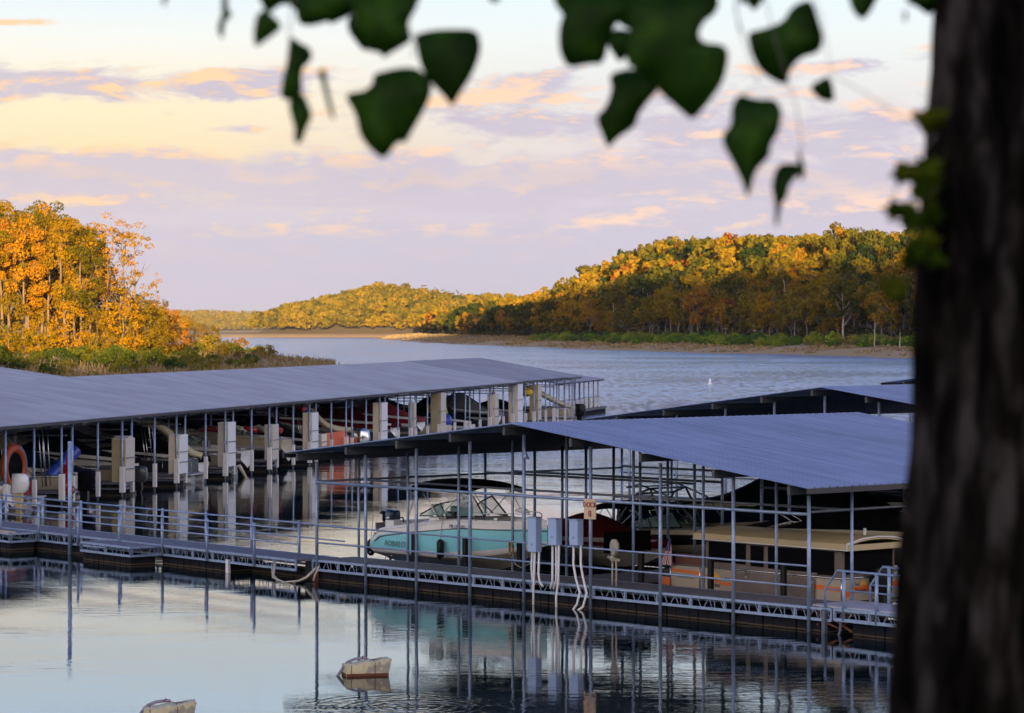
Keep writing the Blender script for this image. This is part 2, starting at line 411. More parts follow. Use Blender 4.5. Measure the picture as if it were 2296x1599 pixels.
# gangway to the right of dock 8
gw = thing('gangway', 'metal gangway with slanted end rails leading off right from the near dock', 'gangway', D8.w(22.7, 0), D8.ang-R(2))
b = MB(); b.box((-.9, .1, .70), (9, 1.8, .75)); part('deck', b, deckm2, gw)
for u in (.04, 1.86):
    b = MB(); truss(b, (0, u), (9, u), .68, .40, 1.3, 3, .07); part('truss', b, galv, gw)
    for x in (.35, 1.55, 4.2, 6.8):
        b = MB(); b.tube([(x, u, .38), (x, u, 1.74)], .05, 8); part('post', b, galv, gw)
    b = MB(); b.tube([(-.35, u, .62), (-.35, u, 1.2), (.12, u, 1.75), (9, u, 1.72)], .035, 8); b.tube([(-.35, u, 1.22), (9, u, 1.22)], .025, 6); part('rail', b, galv, gw)
floats(gw, ((.6, .1), (9, .1)), .36, 1.5)
b = MB(); b.bar((-.7,.1,.2), (.5,.3,.55), .06); b.bar((-.6,.3,.5), (.6,.1,.1), .05); b.tube([(-.8,.1,.62), (-.3,0,.3), (.1,.1,.15), (.3,.4,.4)], .03, 6); part('hinge_brace', b, rust, gw)
b = MB(); b.tube([(0,0,-.4), (.25,0,.1), (.2,.1,.55)], .04, 6); b.bar((-.3,-.04,-.4), (-.3,-.04,.66), .12); part('pile', b, galv_dk, gw)

# ---- the long left dock: local x runs away along the eave, y goes back from it
LM = 134.2
dl = thing('covered_dock', 'long covered dock on the left, low metal roof over rows of boats and lockers', 'boat dock', DL.w(0, 0), DL.ang)
part('roof', roof_mb(0, 9.36, 18.7, 4.02, 5.62, 4.02, -15, 107.2, True, .33, .04), roofl, dl)
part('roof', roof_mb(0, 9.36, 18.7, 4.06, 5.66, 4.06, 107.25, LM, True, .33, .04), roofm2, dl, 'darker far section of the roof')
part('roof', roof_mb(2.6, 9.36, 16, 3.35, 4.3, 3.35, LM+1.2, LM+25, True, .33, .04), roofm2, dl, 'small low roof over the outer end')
b = MB(); b.box((-15, .02, 3.86), (LM, .08, 4.0)); b.box((-15, 18.6, 3.86), (LM, 18.66, 4.0)); b.box((LM+1.2, 2.62, 3.2), (LM+25, 2.68, 3.33)); split_parts('fascia', b, fasciam, dl)
b = MB()
for x in range(-14, 134, 4):
    b.bar((x, .2, 3.85), (x, 9.36, 5.45), .08, .2); b.bar((x, 9.36, 5.45), (x, 18.5, 3.85), .08, .2)
split_parts('rafter', b, beamm, dl)
FING = [8.2+8.25*k for k in range(-2, 16)]
pm = post_mesh(4.0, .06)
sl = MB(); sl.box((-.12,-.12,0), (.12,.12,1.28)); slm = sl.mesh('post_sleeve', [pvc])
sl = MB(); sl.box((-.09,-.09,0), (.09,.09,1.2)); slm2 = sl.mesh('post_sleeve', [pvc])
def lpost(x, y, sleeve=True, mesh=pm, sm=None):
    p = link('post', mesh, dl, (x, y, -.1))
    if sleeve: link('post_sleeve', sm or slm, p, (0, -.02, .28+random.uniform(-.03, .06)), (0,0,0))
pmd = post_mesh(4.4, .05)
for s_ in FING:
    if s_ > LM: break
    lpost(s_-.7, .3); lpost(s_+.7, .3, True, pm, slm2)
    if s_+4.1 < LM: lpost(s_+4.12, .3, True, pm, slm2)
    for y in (9.3,): lpost(s_-.7, y, False, pmd); 
    b = MB(); b.box((s_-.66, .25, .62), (s_+.66, 9.2, .70)); part('finger_deck', b, deckm, dl)
    b = MB(); truss(b, (s_-.7, .25), (s_-.7, 9), .62, .36, 2.6, 3); truss(b, (s_-.7, .25), (s_+.7, .25), .62, .36, 1.4, 3); part('truss', b, galv_dk, dl)
    floats(dl, ((s_-.62, .35), (s_+.62, .35)), .38, 2.6, 1)
    floats(dl, ((s_-.62, 4.5), (s_+.62, 4.5)), .38, 2.6, 1)
b = MB(); b.box((-14, 8.9, .62), (LM, 10.6, .70)); part('deck', b, deckm, dl, 'central walkway under the ridge')
b = MB()
for x in np.arange(-12, LM, 1.9): b.box((x, 8.88, .05), (x+1.7, 9.4, .5))
split_parts('walkway_float', b, greenfl, dl)
for y, z in ((4.5, 3.4), (9.0, 3.6), (9.0, 2.9)):
    b = MB(); b.bar((-14, y, z), (LM, y, z), .07); part('crossbar', b, galv_dk, dl)
b = MB()
for s_ in FING:
    b.bar((s_, .3, 3.3), (s_, 9, 3.3), .07)
split_parts('crossbar', b, galv_dk, dl)
b = MB()
for x in np.arange(LM+1.5, LM+25, 2.4):
    for y in (2.9, 15.7): b.tube([(x, y, .0), (x, y, 3.3)], .05, 6)
for y in (5, 8, 11, 14): b.tube([(LM+24.6, y, 0), (LM+24.6, y, 3.5)], .05, 6)
for y in (2.9, 15.7):
    for z in (1.2, 1.7): b.tube([(LM+1, y, z), (LM+24.6, y, z)], .035, 6)
split_parts('end_rail', b, galv_dk, dl)
b = MB(); b.box((LM, 2.4, .5), (LM+25, 16, .68)); part('deck', b, deckm, dl, 'platform at the outer end')
floats(dl, ((LM, 2.5), (LM+25, 2.5)), .48, 1.2, 12)
b = MB()
for x in np.arange(LM+2, LM+24, 2.1): b.box((x-.12, 2.7, .7), (x+.12, 2.95, 1.6))
split_parts('post_sleeve', b, pvc, dl)

# ---- lockers standing on the finger ends
def locker(s_, y, w, d, h, side, face, label, gable=False, off=0):
    P = DL.w(s_+off, y, .71)
    o = thing('dock_locker', label, 'locker', P, DL.ang, 'storage lockers on the finger ends')
    b = MB(); b.box((-w/2, 0, 0), (w/2, d, h))
    if gable: b.add([(-w/2,0,h),(w/2,0,h),(0,0,h+.14),(-w/2,d,h),(w/2,d,h),(0,d,h+.14)], [(0,1,2),(3,5,4),(0,2,5,3),(1,4,5,2)])
    # door leaf proud of the side facing the slip, and the panel facing the water
    part('cabinet', b, face, o)
    b = MB(); b.box((-w/2-.02, .03, .04), (-w/2-.003, d-.03, h-.04)); part('door', b, side, o)
    b = MB(); b.bar((-w/2-.04, .1, h*.5), (-w/2-.04, .1, h*.58), .03); part('handle', b, galv_dk, o)
    b = MB()
    for z in (h*.3, h*.56): b.bar((-w/2-.05, -.05, z), (w/2+.05, -.05, z), .04)
    split_parts('rail', b, galv_dk, o)
    return o
locker(FING[3], .12, 1.3, .74, 2.15, lockert, lockerg, 'tan and grey gable-topped locker, nearest of the row on the left dock', True)
locker(FING[4], .12, 1.3, .63, 2.05, lockerc, lockerw, 'cream and white dock locker second from the left, beside the black outboard')
locker(FING[5], .12, 1.3, .62, 2.45, lockerg, lockerw, 'tall grey-sided white dock locker, third from the left below the cream slide')
locker(FING[6], .12, 1.2, .5, 2.05, lockerg, lockerg, 'dull grey dock locker, fourth from the left beside the boat heaped with red floats')
locker(FING[7], .12, 1.3, .62, 2.5, lockerc, lockerw, 'cream locker with a red and blue towel bundle on top, fifth from the left')
locker(FING[7], .3, 1.1, .9, 1.1, lockerg, lockerc, 'low cream dock box beside the orange panel', False, 2.6)
locker(FING[9], .12, 1.4, .64, 2.7, lockerc, lockerw, 'cream and white dock locker just before the maroon boat')
locker(FING[10], .12, .5, .45, 2.5, lockerg, lockerg, 'narrow grey locker in front of the maroon boat')
locker(FING[11], .12, 1.5, .78, 3.0, lockert, lockerg, 'tall tan locker with a blue float behind it')
locker(FING[13], .12, 1.3, .6, 2.5, lockerc, lockerg, 'cream grey locker right of the orange and yellow life vests', False, 1.0)
locker(FING[14], .12, 1.8, .8, 3.3, lockerc, lockerw, 'tallest white locker, near the outer end of the left dock', False, 1.5)
locker(FING[15], .12, 1.3, .75, 2.9, lockert, lockerg, 'tan locker behind the outermost cream slide', False, .9)

# ---- uncovered walkway in front of the left dock
wk = thing('walkway', 'floating walkway with double pipe railings crossing the left foreground', 'walkway', WK.w(0, 0), WK.ang)
W1 = 17.35
b = MB(); b.box((-9.5, .05, .63), (W1, 1.65, .70)); part('deck', b, deckm, wk)
for u in (.0, 1.7):
    b = MB(); truss(b, (-9.5, u), (W1, u), .67, .36, 1.3, 3); part('truss', b, galv, wk)
pw = post_mesh(1.42, .05, True)
for k in range(-3, 6):
    s_ = 2.95*k+2.95*(0)+6.05-2.75*0
    if -9 < s_ < 17.3: link('post', pw, wk, (s_, -.05, .33))
for k in range(-3, 7):
    s_ = 2.95*k+.2
    if -9 < s_ < 17.6: link('post', pw, wk, (s_, 1.75, .33))
for u, z in ((-.05, 1.72), (-.05, 1.24), (1.75, 1.72), (1.75, 1.24)):
    b = MB(); b.tube([(-9.5, u-.06 if u < 1 else u+.06, z), (W1+.2, u-.06 if u < 1 else u+.06, z)], .03, 6); part('rail', b, galv, wk)
b = MB(); b.tube([(2.62, -.12, -.2), (2.62, -.12, 4.1)], .075, 10); b.sphere((2.62,-.12,4.12), .09, .09, .08, 8); part('pile', b, galv, wk, 'tall capped mooring pile')
b = MB(); b.tube([(-3.4, -.12, -.2), (-3.4, -.12, 4.1)], .075, 10); part('pile', b, galv, wk)
# small platforms jutting out towards the water
for (a0, a1, nm) in ((-6.0, -.05, 0), (5.2, 8.7, 1)):
    b = MB(); b.box((a0, -1.12, .60), (a1, -.03, .665)); part('platform', b, deckm, wk)
    if nm == 0:
        b = MB(); b.box((-1.5, -1.16, .67), (a1, -.9, .72)); part('plank', b, woodnew, wk)
    b = MB(); truss(b, (a0, -1.15), (a1, -1.15), .63, .34, 1.8, 3); truss(b, (a1, -1.15), (a1, -.05), .63, .34, 1.2, 2); truss(b, (a0, -1.15), (a0, -.05), .63, .34, 1.2, 2); part('truss', b, galv, wk)
    floats(wk, ((a0+.05, -1.1), (a1-.05, -1.1)), .34, 1.0)
floats(wk, ((-9, .1), (4.6, .1)), .34, 1.5); floats(wk, ((8.75, .1), (13.1, .1)), .34, 1.5); floats(wk, ((13.3, .9), (W1-.2, .9)), .30, .7)
b = MB(); b.box((13.12, -.05, .0), (13.28, .05, .45)); part('post_sleeve', b, pvc, wk)
b = MB(); b.tube([(16.4, -.2, .55), (16.6, -.4, .15), (17.1, -.5, -.05), (17.8, -.5, -.05), (18.4, -.3, .2), (18.7, -.1, .55)], .045, 8)
b.tube([(16.2, -.2, .5), (16.7, -.5, .1), (17.5, -.6, .0), (18.3, -.5, .1)], .03, 8); b.tube([(18.9,-.15,.6), (18.75,-.2,.3), (18.7,-.25,.1)], .03, 6)
part('hose', b, pvc_dirty, wk, 'slack pale hoses looping to the next dock')

# ---- covered docks further right
dock9, rz9 = gable_dock('covered_dock', 'second covered dock, just behind the near one on the right', D9,
    0, 14.6, 28.5, 4.2, 5.9, 4.2, 0, 24, [2.2, 5.2, 8.2, 11.1, 14.0, 17.0, 19.9, 22.8, 25.8], ((.9, .06), (7, .05), (14, .05), (22, .05)))
b = MB(); b.box((1, 1, .6), (27, 2.8, .69)); b.box((12.5, 2.82, .6), (15.5, 23, .69)); split_parts('deck', b, deckm, dock9)
for u in (.9,):
    for z in (3.3, 1.8):
        b = MB(); b.tube([(1.8, u, z), (26, u, z)], .04, 6); part('rail', b, galv_dk, dock9)
floats(dock9, ((1.2, 1.05), (27, 1.05)), .4, 1.5)
D10 = Frame(28.2, 222.0, .674, -.739)
dock10, _ = gable_dock('covered_dock', 'farthest covered dock at right, a dark roof edge beside the trunk', D10,
    0, 14, 28, 4.2, 5.7, 4.2, 0, 20, [2.2, 8.2, 14.0, 19.9, 25.8], ((.9, .06), (14, .05)))
b = MB(); b.box((1, 1, .6), (27, 2.8, .69)); part('deck', b, deckm, dock10)
DM = Frame(-35.3-.2145*62, 242-.9767*62, .2145, .9767)
dm = thing('covered_dock', 'farther covered dock at the left edge, just a sloping roof corner', 'boat dock', DM.w(0, 0), DM.ang)
part('roof', roof_mb(0, 9.36, 18.7, 4.0, 5.25, 4.0, 0, 62, True, .33, .04), roofl, dm)
b = MB()
for x in np.arange(.5, 62, 4):
    for y in (.3, 9.3, 18.3): b.tube([(x, y, -.1), (x, y, 4.0 if y != 9.3 else 5.2)], .06, 6)
split_parts('post', b, galv_dk, dm)
b = MB(); b.box((0, 8.5, .5), (62, 10.5, .7)); part('deck', b, deckm, dm)
# ================================================================ boats
def hull_rows(L, B, keel=0., chine=.42, sheer0=.95, sheer1=1.5, n=14, flare=1., bow_round=2.4, rake=.0, stern_rake=.25, f1=.30, f2=.78, cr=.75):
    """stations from stern to bow; each station keel..gunwale on the +y side"""
    rows = []
    for i in range(n+1):
        q = i/n; q2 = 1-(1-q)**1.4 if q > .6 else q; x = L*q
        wb = B/2*(1-max(0, (q-.42)/.58)**bow_round); wg = wb
        wc = B/2*.86*(1-max(0, (q-.36)/.60)**(bow_round-.4)) if q < .96 else .0
        wc = max(0, wc); kz = keel+(.85*sheer1)*max(0, (q-.62)/.38)**2.2*.8
        cz = keel+chine+(sheer1-chine-.1)*max(0, (q-.45)/.55)**2*cr
        sz = keel+sheer0+(sheer1-sheer0)*min(1, q*1.6)**.8
        cz = min(cz, sz-.1); kz = min(kz, cz-.02)
        sh = -stern_rake*(1-min(1, q*6)) if q < .17 else 0
        rows.append([(x, 0, kz), (x, wc*.5, kz+(cz-kz)*.55), (x, wc, cz), (x+sh*-.3, wc+(wg-wc)*.45, cz+(sz-cz)*f1), (x, wg*1., cz+(sz-cz)*f2), (x, wg*.985, sz)])
    return rows
def add_hull(mb, rows, mats_idx):
    for sgn in (1, -1):
        rr = [[(x, y*sgn, z) for x, y, z in r] for r in rows]
        mb.grid(rr, mats_idx, True, sgn > 0)
    st = rows[0]
    mb.add([(x, y, z) for x, y, z in st]+[(x, -y, z) for x, y, z in st][::-1], [tuple(range(2*len(st)))], mats_idx[-1])

def outboard(parent, x, z, cowl=black, leg=black, s=1., tilt=0, label=None, name='outboard_motor', txt=None):
    o = thing(name, None, None, (x, 0, z), 0); o.parent = parent; o.rotation_euler = (0, tilt, 0)
    if label: o['label'] = label
    del_cat(o)
    b = MB()
    prof = [(0,-.20,.16),(.10,-.27,.20),(.36,-.30,.22),(.60,-.28,.205),(.68,-.22,.17),(.70,-.10,.10)]
    rows = []
    for z_, fx, w in prof:
        rows.append([( (fx*1.35)*s, -w*s*.7, z_*s), (0*s-.12*s, -w*s, z_*s), (.14*s, -w*s*.85, z_*s), (.14*s, w*s*.85, z_*s), (-.12*s, w*s, z_*s), (fx*1.35*s, w*s*.7, z_*s)])
    b.grid(rows, 0, True, True, True); b.add(rows[-1], [tuple(range(6))]); b.add(rows[0], [tuple(range(6))[::-1]])
    c = part('cowl', b, cowl, o)
    b = MB(); b.box((-.20*s,-.10*s,-.35*s), (.08*s,.10*s,0)); b.box((-.15*s,-.06*s,-.85*s), (.04*s,.06*s,-.35*s))
    b.box((-.36*s,-.16*s,-.55*s), (.1*s,.16*s,-.52*s)); b.tube([(-.28*s,0,-.78*s), (.16*s,0,-.78*s)], [.05*s,.075*s], 8)
    b.add([(-.12*s,.01,-.85*s),(.04*s,.01,-.85*s),(-.08*s,.01,-1.05*s),(-.12*s,-.01,-.85*s),(.04*s,-.01,-.85*s),(-.08*s,-.01,-1.05*s)], [(0,1,2),(5,4,3),(0,3,4,1),(1,4,5,2),(2,5,3,0)])
    part('leg', b, leg, o)
    b = MB()
    for k in range(3):
        a = k*2*math.pi/3; b.add([(-.3*s,0,-.78*s),(-.27*s,.15*s*math.cos(a),-.78*s+.15*s*math.sin(a)),(-.33*s,.15*s*math.cos(a+.6),-.78*s+.15*s*math.sin(a+.6))], [(0,1,2),(0,2,1)])
    part('propeller', b, chrome, o)
    if txt: text_part(txt, .1*s, textdk, c, (-.1*s, -.225*s, .42*s), (R(90), 0, 0), depth=.003)
    return o
def del_cat(o):
    for k in ('category', 'group'):
        if k in o: del o[k]

def windshield(parent, x0, x1, w, z, h, back=.55):
    """wrap-round screen: frame tubes and glass"""
    fr = MB(); gl = MB()
    for sgn in (-1, 1):
        base = [(x0, sgn*w, z), ((x0+x1)/2, sgn*w*.92, z+.03), (x1, sgn*w*.45, z+.06)]
        top = [(x0, sgn*w*.98, z+.04), (x0+(x1-x0)*.30, sgn*w*.80, z+h*.62), (x1-back*1.0, sgn*w*.36, z+h)]
        gl.grid([base, top], 0, False)
        fr.tube(top, .025, 6); fr.tube([base[1], top[1]], .02, 6); fr.tube([base[2], top[2]], .03, 6); fr.tube(base, .02, 6)
    part('windshield_glass', gl, glass, parent); part('windshield_frame', fr, black, parent)

def bimini(parent, x0, x1, w, z, base_z, m=blackcv, crown=.16, thick=.07, frame=chrome):
    b = MB(); rows = []; rows2 = []
    for i in range(9):
        q = i/8; x = x0+(x1-x0)*q
        row = []; row2 = []
        for k in range(9):
            p = k/8*2-1; zz = z+crown*(1-p*p)*.7-.10*abs(2*q-1)**3
            row.append((x, p*w, zz)); row2.append((x, p*w, zz-thick))
        rows.append(row); rows2.append(row2)
    b.grid(rows, 0, True); b.grid(rows2, 0, True, True)
    for r1, r2 in ((rows[0], rows2[0]), (rows2[-1], rows[-1])): b.grid([r1, r2], 0, False)
    for k in (0, -1): b.grid([[r[k] for r in rows], [(r[k][0], r[k][1], r[k][2]-.2) for r in rows]], 0, False)
    part('bimini_top', b, m, parent)
    b = MB(); xm = (x0+x1)/2
    for sg in (-1, 1):
        y = sg*w*.97
        b.tube([(xm-.2, y, base_z), (x0+.3, y, z)], .018, 6); b.tube([(xm-.2, y, base_z), (x1-.3, y, z)], .018, 6)
        b.tube([(x0-.3, y, base_z-.1), (x0+.5, y, z)], .014, 6); b.tube([(x1+.2, y, base_z), (x1-.9, y, z)], .014, 6)
    split_parts('bimini_pole', b, frame, parent)

def cover_mb(L, B, gz, peak, px=.45, x0=-.1, drop=.25, low_bow=True, rim=None):
    """fitted canvas: peaks over the windshield and falls to bow and stern"""
    b = MB(); rows = []
    for i in range(15):
        q = i/14; x = x0+(L-x0+.05)*q
        w = max(.02, B/2*1.03*(1-max(0, (q-.42)/.58)**2.4))
        rise = peak*(math.exp(-((q-px)/.22)**2)*.85+.15*math.sin(math.pi*min(1, q*1.05)))
        g = gz(q)
        row = []
        for k in range(11):
            p = k/10*2-1
            cr = (1-abs(p)**1.7)*rise
            zz = g+cr+random.uniform(-.012, .012)
            if abs(p) == 1: zz = g-drop
            row.append((x, w*max(-1, min(1, p*1.06)), zz))
        rows.append(row)
    b.grid(rows, 0, True)
    b.grid([[rows[0][k] for k in range(11)], [(rows[0][k][0], rows[0][k][1], rows[0][k][2]-.3) for k in range(11)]], 0, True, True)
    return b

def speedboat(name, label, cat, P, ang, L, B, side, mz=None, cover=None, peak=.9, z=.3, group=None, bow=1, band=whitegel, px=.45, motor=None, extras=None, stripe=None, sheer=(1.0, 1.35)):
    o = thing(name, label, cat, (P[0], P[1], z), ang if bow > 0 else ang+math.pi, group)
    rows = hull_rows(L, B, 0, .4, sheer[0], sheer[1])
    b = MB(); add_hull(b, rows, [0, 0, 1, 2, 3]); part('hull', b, [hullbot, band, side, stripe or band], o)
    gz = lambda q: sheer[0]+(sheer[1]-sheer[0])*min(1, q*1.6)**.8
    if cover:
        part('cover', cover_mb(L, B, gz, peak, px), cover, o)
    else:
        b = MB()
        rr = []
        for i, r in enumerate(rows):
            q = i/(len(rows)-1); x, w, g = r[-1]
            inn = .8 if (.05 < q < .62) else 0
            rr.append([(x, -w, g), (x, -w*(.8 if inn else .6), g+.03), (x, -w*(.78 if inn else .3), g-.35 if inn else g+.06), (x, w*(.78 if inn else .3), g-.35 if inn else g+.06), (x, w*(.8 if inn else .6), g+.03), (x, w, g)])
        b.grid(rr, 0, True, True); part('deck', b, band, o)
        b = MB()
        for (sx, sy) in ((L*.4, -B*.22), (L*.4, B*.22)):
            b.box((sx-.25, sy-.25, sheer[0]-.3), (sx+.25, sy+.25, sheer[0]+.05)); b.box((sx-.3, sy-.25, sheer[0]), (sx-.18, sy+.25, sheer[0]+.55))
        b.box((L*.1, -B*.38, sheer[0]-.3), (L*.2, B*.38, sheer[0]+.15)); split_parts('seat', b, greycv, o)
        windshield(o, L*.36, L*.58, B*.45, sheer[1]-.03, .55)
    if motor: outboard(o, -.22, mz if mz is not None else sheer[0]-.15, *motor)
    if extras: extras(o)
    return o

def pontoon(name, label, cat, P, ang, L, B, panel, z=.0, group=None, canopy=None, bow=1, tubes=alum, seat=greycv, motor=None, slide=False, extras=None, fz=1.0):
    o = thing(name, label, cat, (P[0], P[1], z), ang if bow > 0 else ang+math.pi, group)
    for sg in (-1, 1):
        b = MB(); y = sg*B*.36
        b.tube([(0, y, .12), (L*.86, y, .12), (L*.95, y, .22), (L, y, .36)], [.32, .32, .2, .04], 12); part('pontoon_tube', b, tubes, o)
    b = MB(); b.box((0, -B/2, .46), (L*.97, B/2, .53)); part('deck', b, deckm2, o)
    b = MB(); fr = MB(); x0, x1 = L*.06, L*.90
    for (p, q) in (((x0, -B/2+.05), (x1, -B/2+.05)), ((x0, B/2-.05), (x1, B/2-.05)), ((x0, -B/2+.05), (x0, B/2-.05)), ((x1, -B/2+.05), (x1, B/2-.05))):
        b.bar((p[0], p[1], .56+fz*.36), (q[0], q[1], .56+fz*.36), .025, fz*.62)
        for zz in (.58, .56+fz*.72): fr.tube([(p[0], p[1], zz), (q[0], q[1], zz)], .022, 6)
        n = max(1, int(math.hypot(q[0]-p[0], q[1]-p[1])/1.1))
        for i in range(n+1):
            fr.tube([(p[0]+(q[0]-p[0])*i/n, p[1]+(q[1]-p[1])*i/n, .53), (p[0]+(q[0]-p[0])*i/n, p[1]+(q[1]-p[1])*i/n, .56+fz*.72)], .02, 6)
    part('fence_panel', b, panel, o); part('fence_rail', fr, chrome, o)
    b = MB()
    for (a, c) in ((x0+.15, x0+1.7), (x1-1.9, x1-.2)):
        for sg in (-1, 1):
            b.box((a, sg*(B/2-.1)-(.55 if sg > 0 else 0), .54), (c, sg*(B/2-.1)+(.55 if sg < 0 else 0), .95)); b.box((a, sg*(B/2-.1)-(.15 if sg > 0 else 0), .95), (c, sg*(B/2-.1)+(.15 if sg < 0 else 0), 1.35))
    b.box((L*.42, -.8, .54), (L*.5, -.2, 1.3)); split_parts('seat', b, seat, o)
    if canopy: bimini(o, L*.1, L*.55, B*.45, 2.35, .56+fz*.7, canopy)
    if slide: slide_part(o, slide)
    if motor: outboard(o, -.25, .55, *motor)
    if extras: extras(o)
    return o
def slide_part(o, pts, w=.5, m=slidem):
    """water slide: open trough swept along a curve"""
    b = MB(); pts = [Vector(p) for p in pts]; rows = []
    # resample smoothly
    fine = []
    for i in range(len(pts)-1):
        p0 = pts[max(0, i-1)]; p1 = pts[i]; p2 = pts[i+1]; p3 = pts[min(len(pts)-1, i+2)]
        for k in range(5):
            t = k/5; fine.append(.5*((2*p1)+(-p0+p2)*t+(2*p0-5*p1+4*p2-p3)*t*t+(-p0+3*p1-3*p2+p3)*t**3))
    fine.append(pts[-1])
    for i, p in enumerate(fine):
        d = (fine[min(i+1, len(fine)-1)]-fine[max(0, i-1)]).normalized(); a = d.cross(Vector((0,0,1))).normalized(); n = a.cross(d)
        rows.append([p+a*w/2+n*.30, p+a*w/2*1.12+n*.32, p+a*w/2, p+a*w/4-n*.04, p-a*w/4-n*.04, p-a*w/2, p-a*w/2*1.12+n*.32, p-a*w/2+n*.30])
    b.grid(rows, 0, True); b.grid([[q-Vector((0,0,.03)) for q in r] for r in rows], 0, True, True)
    part('slide', b, m, o)
    b = MB(); p = fine[0]
    for sg in (-1, 1):
        b.tube([(p.x, p.y+sg*w*.45, p.z), (p.x-.35, p.y+sg*w*.45, .5)], .02, 6)
        b.tube([(p.x, p.y+sg*w*.5, p.z+.1), (p.x-.1, p.y+sg*w*.5, p.z+.8), (p.x-.4, p.y+sg*w*.5, p.z+.3), (p.x-.75, p.y+sg*w*.5, .5)], .02, 6)
    for k in range(6): zz = .7+k*(p.z-.7)/6; b.bar((p.x-.4, p.y-w*.45, zz), (p.x-.4, p.y+w*.45, zz), .04)
    part('slide_ladder', b, chrome, o)

# ---- the aqua boat in the near left slip
def b8(t, u, z=0): return D8.w(t, u, z)
P = b8(.08, 3.35)
L, B = 8.75, 2.6
rob = thing('motorboat', 'aqua and white motorboat with black bimini on a lift in the near slip', 'motorboat', (P[0], P[1], .5), D8.ang-R(.5))
rows = hull_rows(L, B, 0, .36, 1.0, 1.58, 22, bow_round=2.6, f1=.17, f2=.80, cr=.5)
# curved stern quarter: trim the sheer down at the stern
for i in (0, 1, 2):
    q = i/2.2
    for k in (4, 5): x, y, z_ = rows[i][k]; rows[i][k] = (x+.25*(1-min(1, q)), y, z_-.22*(1-min(1, q)))
b = MB(); add_hull(b, rows, [0, 0, 1, 2, 3]); part('hull', b, [hullbot, whitegel, aqua, whitegel], rob)
b = MB(); rr = []
for i, r in enumerate(rows):
    q = i/(len(rows)-1); x, w, g = r[-1]; inn = (.06 < q < .34) or (.60 < q < .86)
    d_ = g-.45 if inn else g+.12
    rr.append([(x, -w*1.03, g-.02), (x, -w, g+.06), (x, -w*.80, g+.08), (x, -w*.74, d_), (x, w*.74, d_), (x, w*.80, g+.08), (x, w, g+.06), (x, w*1.03, g-.02)])
b.grid(rr, 0, True, True); part('deck', b, whitegel, rob)
for sg in (-1, 1):
    b = MB(); b.tube([(r[-1][0], sg*r[-1][1]*1.02, r[-1][2]-.22) for r in rows[1:]], .02, 6); part('rub_rail', b, greycv, rob)
windshield(rob, 3.0, 5.9, 1.12, 1.66, .66, .75)
b = MB(); b.box((3.3, -.95, 1.2), (3.9, -.35, 1.62)); b.box((3.25, -.9, 1.5), (3.42, -.4, 2.05)); b.box((3.3, .35, 1.2), (3.9, .95, 1.62)); b.box((3.25, .4, 1.5), (3.42, .9, 2.05)); b.box((.7, -.95, 1.0), (1.2, .95, 1.42))
split_parts('seat', b, whitegel, rob)
b = MB(); b.box((4.3, -.95, 1.3), (4.8, -.3, 1.85)); b.box((4.35, -.8, 1.85), (4.6, -.45, 2.02)); part('helm_console', b, black, rob)
bimini(rob, 2.5, 6.0, 1.12, 2.70, 1.62, blackcv, .24)
b = MB()
for sg in (-1, 1): b.add([(5.1, sg*1.08, 2.62), (6.05, sg*1.08, 2.62), (6.2, sg*.95, 1.75), (5.3, sg*.8, 2.2)], [(0,1,2,3)])
b.add([(4.1, -1.07, 2.7), (5.4, -1.07, 2.68), (5.5, -.95, 2.0), (4.6, -1.0, 2.05)], [(0,1,2,3)])
split_parts('clear_curtain', b, clearv, rob)
outboard(rob, -.18, .95, mat('motor_navy', (.02, .035, .09, 1), .25), black, 1.05, .1, 'dark blue outboard motor')
b = MB(); b.tube([(.1, -.6, 1.5), (.5, -.6, 1.45), (1.2, -.55, 1.5)], .022, 6); b.tube([(1.2,-.55,1.5), (1.25,-.55,1.35)], .03, 6); b.tube([(.1,-.6,1.35), (.1,-.6,1.62)], .05, 8); b.sphere((.05,-.6,1.62), .16, .1, .06, 8)
part('trolling_motor', b, black, rob)
for (x, y, z_, ln) in ((4.55, -1.38, .35, .62), (.06, -1.12, .22, .55)):
    b = MB(); b.tube([(x, y, z_), (x, y, z_+.08), (x, y, z_+ln-.08), (x, y, z_+ln)], [.06, .13, .13, .06], 10); f_ = part('fender', b, black, rob)
    b = MB(); b.tube([(x, y, z_+ln), (x, y+.1, z_+1.35)], .012, 5); part('rope', b, ropem, f_)
for k in range(2):
    text_part('ROBALO', .25, textgrey, rob, (1.15+.004*k, -1.325, .62), (R(83), 0, R(.6)), depth=.004, align='LEFT', sx=1.25)
text_part('MR 184B 9G', .17, textdk, rob, (4.95, -1.305, 1.36), (R(88), 0, R(1.5)), depth=.004, align='LEFT', sx=1.0)
b = MB(); b.tube([(7.9, -.35, 1.62), (7.95, -.35, 1.95)], .02, 6); b.tube([(7.55, -.4, 1.97), (7.75, -.4, 2.0), (8.1, -.4, 1.99), (8.25, -.38, 1.93)], [.05, .08, .07, .03], 8); part('bow_light', b, pvc, rob)
b = MB()
for x in (1.0, 4.2): b.bar((x, -1.6, -.12), (x, 1.6, -.12), .1)
for y in (-.7, .7): b.bar((.4, y, -.05), (5.5, y, -.05), .1)
split_parts('lift_bunk', b, galv_dk, rob)
b = MB()
for x, z_ in ((.55, 1.0), (.3, .35), (5.6, 1.1), (5.55, .38), (1.6, .3)): b.tube([(x, -1.345, z_), (x, -1.30, z_)], .03, 8)
split_parts('hull_fitting', b, chrome, rob)
for sg in (-1, 1):
    b = MB(); b.tube([(6.3, sg*.95, 1.66), (6.4, sg*.93, 1.86), (7.6, sg*.55, 1.88), (8.2, sg*.2, 1.86), (8.3, sg*.12, 1.68)], .018, 6); part('bow_rail', b, chrome, rob)
b = MB()
